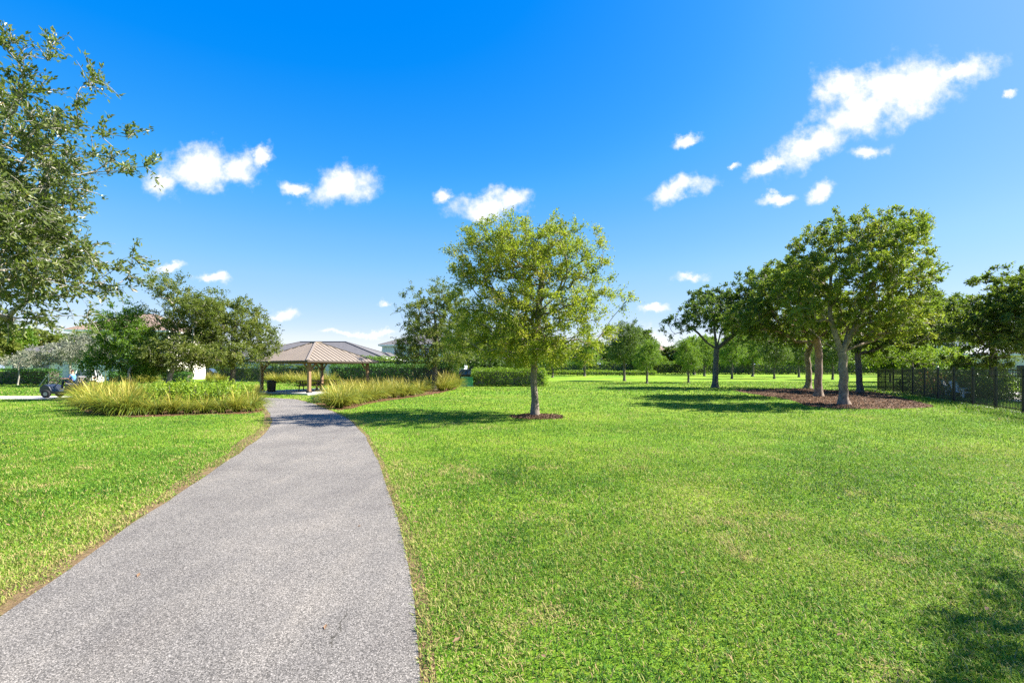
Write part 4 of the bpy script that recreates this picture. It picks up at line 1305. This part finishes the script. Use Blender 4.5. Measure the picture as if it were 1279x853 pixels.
# ------------------------------------------------------------------ houses
M['white_wall'] = surface('white render', (0.80, 0.73, 0.63), 0.85, 0.2, 0, 0.05, 2.0)
M['blue_wall'] = surface('pale blue grey render', (0.50, 0.56, 0.62), 0.85, 0.2, 0, 0.05, 2.0)
M['cream_wall'] = surface('cream render', (0.66, 0.62, 0.53), 0.85, 0.2, 0, 0.05, 2.0)
M['white_trim'] = surface('white trim', (0.80, 0.80, 0.79), 0.6)
M['garage'] = surface('garage door paint', (0.72, 0.72, 0.72), 0.6)
m_, t_ = new_mat('dark window glass')
p_ = t_.n('ShaderNodeBsdfPrincipled', i_Base_Color=(0.05, 0.07, 0.09, 1), i_Roughness=0.06)
p_.inputs['Specular IOR Level'].default_value = 0.9
t_.n('ShaderNodeOutputMaterial', i_Surface=p_.outputs[0])
M['glass'] = m_


def tile_mat(name, c1, c2):
    m, t = new_mat(name)
    co = t.n('ShaderNodeTexCoord').outputs['Object']
    wv = t.n('ShaderNodeTexWave', p_bands_direction='Z', i_Vector=co, i_Scale=2.4, i_Distortion=0.4)
    br = t.noise(co, 3.2, 6.0, 0.7)
    s = t.math('ADD', t.math('MULTIPLY', wv.outputs['Fac'], 0.3), t.math('MULTIPLY', br, 0.7))
    p = t.n('ShaderNodeBsdfPrincipled', i_Base_Color=t.ramp(s, [(0.3, c1), (0.7, c2)]), i_Roughness=0.8)
    bn = t.n('ShaderNodeBump', i_Strength=0.6, i_Distance=0.05, i_Height=wv.outputs['Fac'])
    t.set(p, 'Normal', bn.outputs[0])
    t.n('ShaderNodeOutputMaterial', i_Surface=p.outputs[0])
    return m


M['brown_tile'] = tile_mat('brown roof tile', (0.15, 0.095, 0.07), (0.31, 0.22, 0.165))
M['grey_tile'] = tile_mat('grey roof tile', (0.055, 0.052, 0.053), (0.15, 0.14, 0.138))
M['pale_tile'] = tile_mat('pale grey roof tile', (0.28, 0.28, 0.28), (0.48, 0.48, 0.47))


def house(px, d, w, dp, wh, rh, label, wall, tile, rz=0.0, wins=(), garage=None, door=None, column=(), dx=0.0, ridge=None):
    """hip-roofed house; front faces -y; wins: (x, z, w, h) on the front wall"""
    x, y, z = at(px, d)
    o = empty('house', (x + dx, y, z), rz, label, 'house')
    b_ = MB()
    b_.box((0, dp / 2, wh / 2), (w, dp, wh))
    b_.build('wall', M[wall], o)
    oh = 0.55
    X0, X1, Y0, Y1 = -w / 2 - oh, w / 2 + oh, -oh, dp + oh
    hw = min(X1 - X0, Y1 - Y0) / 2 * (0.96 if ridge is None else ridge)
    b_ = MB()
    if X1 - X0 >= Y1 - Y0:
        r1, r2 = (X0 + hw, (Y0 + Y1) / 2, wh + rh), (X1 - hw, (Y0 + Y1) / 2, wh + rh)
        b_.face([(X0, Y0, wh), (X1, Y0, wh), r2, r1]); b_.face([(X1, Y1, wh), (X0, Y1, wh), r1, r2])
        b_.face([(X0, Y1, wh), (X0, Y0, wh), r1]); b_.face([(X1, Y0, wh), (X1, Y1, wh), r2])
    else:
        r1, r2 = ((X0 + X1) / 2, Y0 + hw, wh + rh), ((X0 + X1) / 2, Y1 - hw, wh + rh)
        b_.face([(X0, Y0, wh), (X1, Y0, wh), r1]); b_.face([(X1, Y1, wh), (X0, Y1, wh), r2])
        b_.face([(X0, Y1, wh), (X0, Y0, wh), r1, r2]); b_.face([(X1, Y0, wh), (X1, Y1, wh), r2, r1])
    b_.face([(X0, Y0, wh + 0.002), (X1, Y0, wh + 0.002), (X1, Y1, wh + 0.002), (X0, Y1, wh + 0.002)])
    rf_ = b_.build('roof', M[tile], o)
    b_ = MB()
    for a, c in (((X0, Y0), (X1, Y0)), ((X1, Y0), (X1, Y1)), ((X1, Y1), (X0, Y1)), ((X0, Y1), (X0, Y0))):
        b_.bar((a[0], a[1], wh - 0.1), (c[0], c[1], wh - 0.1), 0.05, 0.22)
    b_.build('fascia', M['white_trim'], o)
    b_ = MB()
    b_.bar(Vector(r1) + Vector((0, 0, 0.03)), Vector(r2) + Vector((0, 0, 0.03)), 0.25, 0.12)
    for c in ((X0, Y0, r1), (X0, Y1, r1 if X1 - X0 >= Y1 - Y0 else r2), (X1, Y0, r2 if X1 - X0 >= Y1 - Y0 else r1), (X1, Y1, r2)):
        b_.bar((c[0], c[1], wh + 0.04), Vector(c[2]) + Vector((0, 0, 0.03)), 0.25, 0.1)
    b_.build('ridge_cap', M[tile], rf_)
    for (wx, wz, ww, hh) in wins:
        b_ = MB()
        for s in (-1, 1):
            b_.box((wx + s * (ww / 2 + 0.05), -0.03, wz), (0.1, 0.1, hh + 0.2))
            b_.box((wx, -0.03, wz + s * (hh / 2 + 0.05)), (ww, 0.1, 0.1))
        b_.box((wx, -0.032, wz), (0.05, 0.06, hh))
        f_ = b_.build('window', M['white_trim'], o)
        b_ = MB()
        b_.box((wx, -0.012, wz), (ww, 0.024, hh))
        b_.build('pane', M['glass'], f_)
    if garage:
        gx_, gw = garage
        b_ = MB()
        for i in range(4): b_.box((gx_, -0.02, 0.29 + i * 0.56), (gw, 0.05, 0.54), bev=0.01)
        b_.build('garage_door', M['garage'], o)
    if door:
        b_ = MB()
        b_.box((door, -0.02, 1.1), (1.0, 0.06, 2.2), bev=0.01)
        dd = b_.build('door', M['dark_trim'], o)
        b_ = MB()
        b_.cyl((door + 0.38, -0.05, 1.05), (door + 0.38, -0.11, 1.05), 0.03, None, 10)
        b_.build('handle', M['black'], dd)
    for cx_ in column:
        b_ = MB()
        b_.box((cx_, -1.2, wh / 2 - 0.1), (0.45, 0.45, wh - 0.2), bev=0.02)
        b_.build('column', M['white_trim'], o)
    return o


house(150, 65, 12.5, 10, 7.2, 2.9, 'two-storey white house with a brown tiled roof behind the fresh green tree', 'white_wall', 'brown_tile', 0.12, [(-4, 5.3, 1.6, 1.5), (0, 5.3, 1.6, 1.5), (4, 5.3, 1.6, 1.5), (3.5, 1.6, 1.8, 1.5)], (-3.2, 4.6), 1.0)
house(60, 72, 13, 10, 4.0, 2.2, 'low white house with a grey tiled roof behind the silver tree', 'white_wall', 'grey_tile', 0.05, [(-4.5, 1.7, 1.6, 1.5), (-1, 1.7, 2.4, 1.5)], (3.4, 4.6), None)
house(275, 92, 19, 10, 3.2, 1.8, 'long low white house behind the dusky oaks', 'white_wall', 'grey_tile', 0.0, [(-7, 1.7, 1.8, 1.5), (-3, 1.7, 1.8, 1.5), (6.5, 1.7, 1.8, 1.5)], (2, 4.6), -0.8)
house(408, 64, 21, 12, 3.35, 2.5, 'single-storey house with a broad grey hipped roof behind the pavilion', 'white_wall', 'grey_tile', 0.0, [(-3.8, 1.7, 1.8, 1.5), (9.2, 2.55, 1.5, 0.6), (5.4, 1.7, 1.6, 1.5)], None, -0.6, (), -3.0, 1.15)
house(478, 70, 3.0, 6, 3.2, 1.0, 'white garage wing with a grey roof at the end of the hedge', 'white_wall', 'grey_tile', 0.0, [(-0.8, 2.4, 1.2, 0.7)], None, None, (1.2,))
house(528, 84, 15, 11, 6.0, 2.3, 'pale blue-grey two-storey house with a grey roof behind the dusky oak', 'blue_wall', 'grey_tile', 0.0, [(-4.5, 4.5, 1.4, 1.3), (1, 4.5, 1.4, 1.3)], None, None)
house(822, 185, 16, 12, 7.4, 3.6, 'distant white house with a brown roof past the end of the park', 'white_wall', 'brown_tile', 0.0, [(-4, 5.5, 1.8, 1.6), (4, 5.5, 1.8, 1.6), (0, 2.0, 1.8, 1.6)], None, None)
house(1320, 52, 17, 12, 3.6, 2.3, 'white house with a pale grey roof behind the fenced patio', 'white_wall', 'pale_tile', -0.75, [(-5, 1.7, 2.0, 1.6), (0, 1.6, 2.6, 2.0), (5, 1.7, 2.0, 1.6)], None, -2.6)
house(1228, 66, 10, 11, 6.3, 2.2, 'white two-storey house half hidden by the trees beyond the fence', 'white_wall', 'grey_tile', -0.72, [(-3.5, 4.8, 1.6, 1.4), (2.5, 4.8, 1.6, 1.4), (0, 1.7, 2, 1.6)], None, 3.4)

# ------------------------------------------------------------------ iron fence
fence = empty('iron_fence', (F0[0], F0[1], 0), math.atan2(fdir[1], fdir[0]), 'black iron picket fence running along the edge of the lawn', 'fence')
PH, BAY = 1.86, 2.4
nb = int(round(np.linalg.norm(FB - F0) / BAY))


def bay_mesh():
    b_ = MB()
    for z in (0.14, 1.5, 1.78): b_.box((BAY / 2, 0, z), (BAY - 0.1, 0.03, 0.04))
    n = 18
    for i in range(n):
        b_.box((0.05 + (i + 0.5) * (BAY - 0.1) / n, 0.0, 0.93), (0.019, 0.019, 1.74))
    return b_


pan = bay_mesh().build('fence_panel', M['black'], fence)
b_ = MB()
b_.box((0, 0, PH / 2 + 0.01), (0.1, 0.1, PH + 0.02), bev=0.004)
b_.box((0, 0, PH + 0.035), (0.12, 0.12, 0.03))
pst = b_.build('post', M['black'], fence)
for i in range(1, nb):
    c = pan.copy(); COL.objects.link(c); c.parent = fence; c.location = (i * BAY, 0, 0)
    c = pst.copy(); COL.objects.link(c); c.parent = fence; c.location = (i * BAY, 0, 0)
c = pst.copy(); COL.objects.link(c); c.parent = fence; c.location = (nb * BAY, 0, 0)
for i in range(5):
    c = pan.copy(); COL.objects.link(c); c.parent = fence; c.location = (nb * BAY, -i * BAY, 0); c.rotation_euler = (0, 0, -math.pi / 2)
    c = pst.copy(); COL.objects.link(c); c.parent = fence; c.location = (nb * BAY, -(i + 1) * BAY, 0)


def adirondack(loc, rz, label, group):
    o = empty('patio_chair', loc, rz, label, 'chair', group)
    b_ = MB()
    for i in range(5): b_.box((-0.24 + i * 0.12, 0.02, 0.36), (0.105, 0.55, 0.025))
    b_.build('seat', M['white_trim'], o)
    b_ = MB()
    for i in range(5): b_.bar((-0.24 + i * 0.12, 0.30, 0.36), (-0.26 + i * 0.13, 0.58, 1.08 - 0.03 * abs(i - 2)), 0.025, 0.105, (1, 0, 0))
    b_.build('backrest', M['white_trim'], o)
    for s in (-1, 1):
        b_ = MB()
        b_.box((s * 0.38, 0.02, 0.60), (0.13, 0.7, 0.025))
        b_.build('armrest', M['white_trim'], o)
        for yy_ in (-0.24, 0.30):
            b_ = MB()
            b_.box((s * 0.335, yy_, 0.293), (0.05, 0.09, 0.586))
            b_.build('leg', M['white_trim'], o)
    return o


for (px_, d_, rz_, lab) in ((1192, 29.5, 0.5, 'white slatted patio chair behind the fence nearer its dark shrubs'), (1203, 28.2, 0.2, 'white slatted patio chair behind the fence nearer the dark-stemmed shade tree')):
    x, y, z = at(px_, d_)
    adirondack((x, y, 0.006), rz_, lab, 'white chairs on the fenced patio')

# ------------------------------------------------------------------ vehicles
M['tyre'] = surface('tyre rubber', (0.018, 0.018, 0.018), 0.8, 0.3)
M['rim'] = surface('grey wheel rim', (0.30, 0.30, 0.31), 0.35, 0.5, 0.7)
M['white_car'] = surface('white car paint', (0.78, 0.78, 0.78), 0.25, 0.5, 0, 0.03)
M['dark_car'] = surface('charcoal car paint', (0.035, 0.037, 0.042), 0.25, 0.5, 0, 0.05)
M['grey_car'] = surface('silver car paint', (0.42, 0.43, 0.45), 0.3, 0.5, 0.5, 0.04)
M['red_lens'] = surface('red lamp lens', (0.45, 0.015, 0.015), 0.2, 0.6)
M['lens'] = surface('clear lamp lens', (0.75, 0.75, 0.72), 0.15, 0.7)


def car(loc, rz, paint, label, group):
    """suv: x is forward"""
    o = empty('parked_car', loc, rz, label, 'car', group)
    b_ = MB()
    b_.prism([(-2.2, 0.42), (-2.25, 0.95), (-2.1, 1.02), (1.0, 1.02), (2.0, 0.90), (2.25, 0.72), (2.25, 0.38), (1.9, 0.28), (-1.95, 0.28)], -0.9, 0.9)
    bmesh.ops.bevel(b_.bm, geom=list(b_.bm.edges), offset=0.05, segments=2, affect='EDGES', profile=0.5)
    b_.build('body', M[paint], o, smooth=False)
    prof = [(-2.08, 1.0), (-1.85, 1.58), (-1.5, 1.66), (0.1, 1.66), (0.35, 1.60), (1.05, 1.0)]
    b_ = MB()
    n = len(prof)
    A = [b_.bm.verts.new((x, -0.84 + (z - 1.0) * 0.22, z)) for x, z in prof]
    B = [b_.bm.verts.new((x, 0.84 - (z - 1.0) * 0.22, z)) for x, z in prof]
    b_.bm.faces.new(A); b_.bm.faces.new(list(reversed(B)))
    for i in range(n): b_.bm.faces.new((A[i], B[i], B[(i + 1) % n], A[(i + 1) % n]))
    b_.build('window_glass', M['glass'], o)
    b_ = MB()
    b_.box((-0.72, 0, 1.66), (1.7, 1.36, 0.05), bev=0.02)
    for s in (-1, 1):
        for p1, p2 in (((-2.06, 0.845, 1.0), (-1.83, 0.725, 1.6)), ((1.03, 0.845, 1.0), (0.33, 0.72, 1.62)), ((-0.55, 0.848, 1.0), (-0.55, 0.715, 1.62))):
            b_.bar((p1[0], s * p1[1], p1[2]), (p2[0], s * p2[1], p2[2]), 0.07, 0.05)
    b_.build('roof', M[paint], o)
    for sx_ in (-1.35, 1.35):
        for s in (-1, 1):
            b_ = MB()
            b_.torus((sx_, s * 0.82, 0.34), (0, 1, 0), 0.25, 0.095, 24, 8)
            w_ = b_.build('wheel', M['tyre'], o, smooth=True)
            b_ = MB()
            b_.cyl((sx_, s * 0.76, 0.34), (sx_, s * 0.885, 0.34), 0.2, 0.18, 18)
            b_.build('rim', M['rim'], w_)
    for s in (-1, 1):
        b_ = MB(); b_.box((-2.215, s * 0.74, 0.86), (0.10, 0.26, 0.16), bev=0.02); b_.build('tail_light', M['red_lens'], o)
        b_ = MB(); b_.box((2.17, s * 0.68, 0.76), (0.14, 0.32, 0.12), bev=0.02); b_.build('headlight', M['lens'], o)
    b_ = MB(); b_.box((-2.26, 0, 0.5), (0.1, 1.7, 0.18), bev=0.03); b_.build('bumper', M['black_plastic'], o)
    return o


CG = 'cars parked along the street'
x, y, z = at(112, 50)
car((x, y, z), math.radians(124), 'white_car', 'white car with red tail lights parked beside the fresh green young tree', CG)
for px_, pt, lab in ((262, 'dark_car', 'charcoal car parked between the clipped hedge blocks'), (246, 'grey_car', 'silver car parked behind the tall dusky oak'), (590, 'dark_car', 'dark car parked behind the green utility box')):
    dd_ = 82 if px_ < 500 else 60
    x, y, z = at(px_, dd_)
    car((x, y, z), 0.0 if px_ != 246 else math.pi, pt, lab, CG)

# green utility box
x, y, z = at(583, 47)
ub = empty('utility_box', (x, y, z), 0.1, 'green utility box beside the yellow-topped clipped hedge', 'utility box')
M['box_green'] = surface('green cabinet paint', (0.05, 0.28, 0.15), 0.45, 0.5)
b_ = MB(); b_.box((0, 0, 0.42), (1.25, 0.9, 0.76), bev=0.03); b_.build('cabinet', M['box_green'], ub)
b_ = MB(); b_.prism([(-0.68, 0.80), (0.68, 0.80), (0.58, 0.96), (-0.58, 0.96)], -0.5, 0.5); b_.build('lid', M['box_green'], ub)
b_ = MB(); b_.box((0, 0, 0.02), (1.4, 1.05, 0.08)); b_.build('plinth', M['concrete'], ub)

# buggy and its driver
M['buggy_body'] = surface('dark blue black plastic', (0.022, 0.026, 0.035), 0.35, 0.5)
M['vinyl'] = surface('beige seat vinyl', (0.36, 0.32, 0.30), 0.55)
x, y, z = at(86, 28.7)
BR = math.radians(188)
bg_ = empty('golf_cart', (x, y, 0.012), BR, 'dark open golf cart with its driver on the concrete path beside the grass bed', 'golf cart')
b_ = MB()
b_.prism([(-1.05, 0.34), (-1.1, 0.78), (-0.2, 0.80), (-0.1, 0.40), (0.55, 0.36), (0.72, 0.72), (0.98, 0.86), (1.22, 0.66), (1.26, 0.36), (0.9, 0.26), (-0.9, 0.26)], -0.52, 0.52)
bmesh.ops.bevel(b_.bm, geom=list(b_.bm.edges), offset=0.03, segments=2, affect='EDGES', profile=0.5)
b_.build('body', M['buggy_body'], bg_)
b_ = MB(); b_.box((-0.42, 0, 0.86), (0.55, 1.0, 0.13), bev=0.04); b_.build('seat', M['vinyl'], bg_)
b_ = MB(); b_.bar((-0.72, 0, 0.95), (-0.86, 0, 1.32), 0.12, 1.0, (0, 1, 0)); b_.build('backrest', M['vinyl'], bg_)
b_ = MB(); b_.torus((0.30, 0.24, 1.06), (-0.75, 0, 0.65), 0.17, 0.018, 20, 8); b_.cyl((0.30, 0.24, 1.06), (0.62, 0.24, 0.70), 0.025); b_.build('steering_wheel', M['black_plastic'], bg_)
b_ = MB()
for s in (-1, 1):
    b_.cyl((0.86, s * 0.46, 0.84), (0.62, s * 0.46, 1.25), 0.02)
b_.cyl((0.62, -0.48, 1.25), (0.62, 0.48, 1.25), 0.02)
b_.build('windscreen_frame', M['black'], bg_)
for s in (-1, 1):
    b_ = MB()
    b_.cyl((-0.92, s * 0.48, 0.76), (-0.95, s * 0.48, 1.28), 0.02)
    b_.build('rear_upright', M['black'], bg_)
for sx_ in (-0.82, 0.88):
    for s in (-1, 1):
        b_ = MB(); b_.torus((sx_, s * 0.5, 0.265), (0, 1, 0), 0.175, 0.09, 24, 8); w_ = b_.build('wheel', M['tyre'], bg_, smooth=True)
        b_ = MB(); b_.cyl((sx_, s * 0.45, 0.265), (sx_, s * 0.57, 0.265), 0.14, 0.12, 16); b_.build('rim', M['rim'], w_)
for s in (-1, 1):
    b_ = MB(); b_.box((1.16, s * 0.36, 0.62), (0.14, 0.17, 0.10), bev=0.02); b_.build('headlight', M['lens'], bg_)

M['skin'] = surface('skin', (0.42, 0.24, 0.16), 0.55, 0.35, 0, 0.05)
M['shirt'] = surface('blue shirt cloth', (0.10, 0.24, 0.52), 0.85, 0.2)
M['trousers'] = surface('dark trousers cloth', (0.03, 0.035, 0.06), 0.9, 0.2)
M['hair'] = surface('dark brown hair', (0.03, 0.018, 0.012), 0.6, 0.4)


def skin(name, pts, edges, radii, mat, parent, sub=2):
    me = bpy.data.meshes.new(name)
    me.from_pydata(pts, edges, [])
    o = link(name, me, mat, parent)
    md = o.modifiers.new('skin', 'SKIN')
    md.use_smooth_shade = True
    for v_, r_ in zip(me.skin_vertices[0].data, radii):
        v_.radius = (r_, r_) if not isinstance(r_, tuple) else r_
    me.skin_vertices[0].data[0].use_root = True
    s_ = o.modifiers.new('sub', 'SUBSURF')
    s_.levels = s_.render_levels = sub
    return o


def driver(loc, rz, label):
    """seated, hands on the wheel; x forward, seat top at z = 0"""
    o = empty('person', loc, rz, label, 'person')
    pts = [(0, 0, 0.09), (0, 0, 0.28), (0.02, 0, 0.48), (0.03, 0, 0.55), (0.05, 0, 0.63), (0.06, 0, 0.71), (0.05, 0, 0.80)]
    ed = [(i, i + 1) for i in range(6)]
    rad = [0.14, 0.125, 0.14, 0.065, 0.07, 0.092, 0.07]
    for s in (-1, 1):
        k = len(pts)
        pts += [(0.03, s * 0.17, 0.47), (0.16, s * 0.24, 0.24), (0.42, s * 0.17, 0.25), (0.53, s * 0.15, 0.27)]
        rad += [0.06, 0.045, 0.034, 0.03]
        ed += [(2, k), (k, k + 1), (k + 1, k + 2), (k + 2, k + 3)]
        for f in range(4):
            j = len(pts)
            yy_ = s * (0.125 + f * 0.018)
            pts += [(0.58, yy_, 0.29), (0.615, yy_, 0.275), (0.605, yy_, 0.245)]
            rad += [0.010, 0.009, 0.008]
            ed += [(k + 3, j), (j, j + 1), (j + 1, j + 2)]
        k = len(pts)
        pts += [(0.04, s * 0.10, 0.07), (0.46, s * 0.14, 0.10), (0.52, s * 0.14, -0.34), (0.66, s * 0.15, -0.38)]
        rad += [0.085, 0.062, 0.042, 0.036]
        ed += [(0, k), (k, k + 1), (k + 1, k + 2), (k + 2, k + 3)]
    skin('body', pts, ed, rad, M['skin'], o)
    tp = [(0, 0, 0.06), (0, 0, 0.28), (0.02, 0, 0.46), (0.025, 0, 0.53)]
    te, trd = [(0, 1), (1, 2), (2, 3)], [0.155, 0.142, 0.158, 0.075]
    for s in (-1, 1):
        k = len(tp)
        tp += [(0.03, s * 0.175, 0.47), (0.12, s * 0.222, 0.31)]
        te += [(2, k), (k, k + 1)]
        trd += [0.076, 0.06]
    skin('shirt', tp, te, trd, M['shirt'], o)
    lp, le, lr = [(0, 0, 0.05)], [], [0.152]
    for s in (-1, 1):
        k = len(lp)
        lp += [(0.06, s * 0.10, 0.07), (0.46, s * 0.14, 0.10), (0.52, s * 0.14, -0.31)]
        le += [(0, k), (k, k + 1), (k + 1, k + 2)]
        lr += [0.098, 0.076, 0.058]
    skin('trousers', lp, le, lr, M['trousers'], o)
    skin('hair', [(0.015, 0, 0.72), (0.025, 0, 0.79), (0.05, 0, 0.845)], [(0, 1), (1, 2)], [0.09, 0.096, 0.06], M['hair'], o)
    return o


off = Matrix.Rotation(BR, 3, 'Z') @ Vector((-0.42, 0.24, 0))
driver((x + off.x, y + off.y, 0.012 + 0.925), BR, 'person in a blue shirt and dark trousers seated in the open golf cart')

# stakes that prop the silver tree
M['stake'] = surface('pale timber stake', (0.50, 0.44, 0.34), 0.8)
x, y, z = at(61, 47.5)
st_ = empty('tree_stake', (x, y, z), 0, 'pale timber prop leaning against an upright post under the silver tree', 'tree prop')
b_ = MB(); b_.cyl((0, 0, -0.1), (0.0, 0, 1.35), 0.055); b_.build('post', M['stake'], st_)
b_ = MB(); b_.cyl((-0.95, -0.1, -0.05), (-0.03, 0, 1.25), 0.05); b_.build('prop', M['stake'], st_)

# a few fallen leaves on the lawn and the path
r = np.random.default_rng(77)
n = 170
yl = np.sqrt(r.random(n) * (12 ** 2 - 2.2 ** 2) + 2.2 ** 2)
xl = (r.random(n) * 2 - 1) * (yl * 1.14)
on_path = inside(xl, yl, PATH)
k = ~on_path | (r.random(n) < 0.12)
xl, yl, on_path = xl[k], yl[k], on_path[k]
n = len(xl)
pos = np.c_[xl, yl, np.where(on_path, 0.016, 0.05)]
az = r.random(n) * 6.283
a = np.c_[np.cos(az), np.sin(az), r.normal(0, 0.15, n)] * r.uniform(0.02, 0.04, n)[:, None]
b = np.c_[-np.sin(az), np.cos(az), r.normal(0, 0.2, n)] * 0.013
V = np.stack([pos - a, pos + b + [0, 0, 0.004], pos + a, pos - b + [0, 0, 0.004]], 1).reshape(-1, 3)
i = np.arange(n) * 4
link('fallen_leaves', np_mesh('fallen_leaves', V, np.c_[i, i + 1, i + 2, i + 3], r.uniform(0.6, 1.0, n)), M['chip'], kind='stuff')
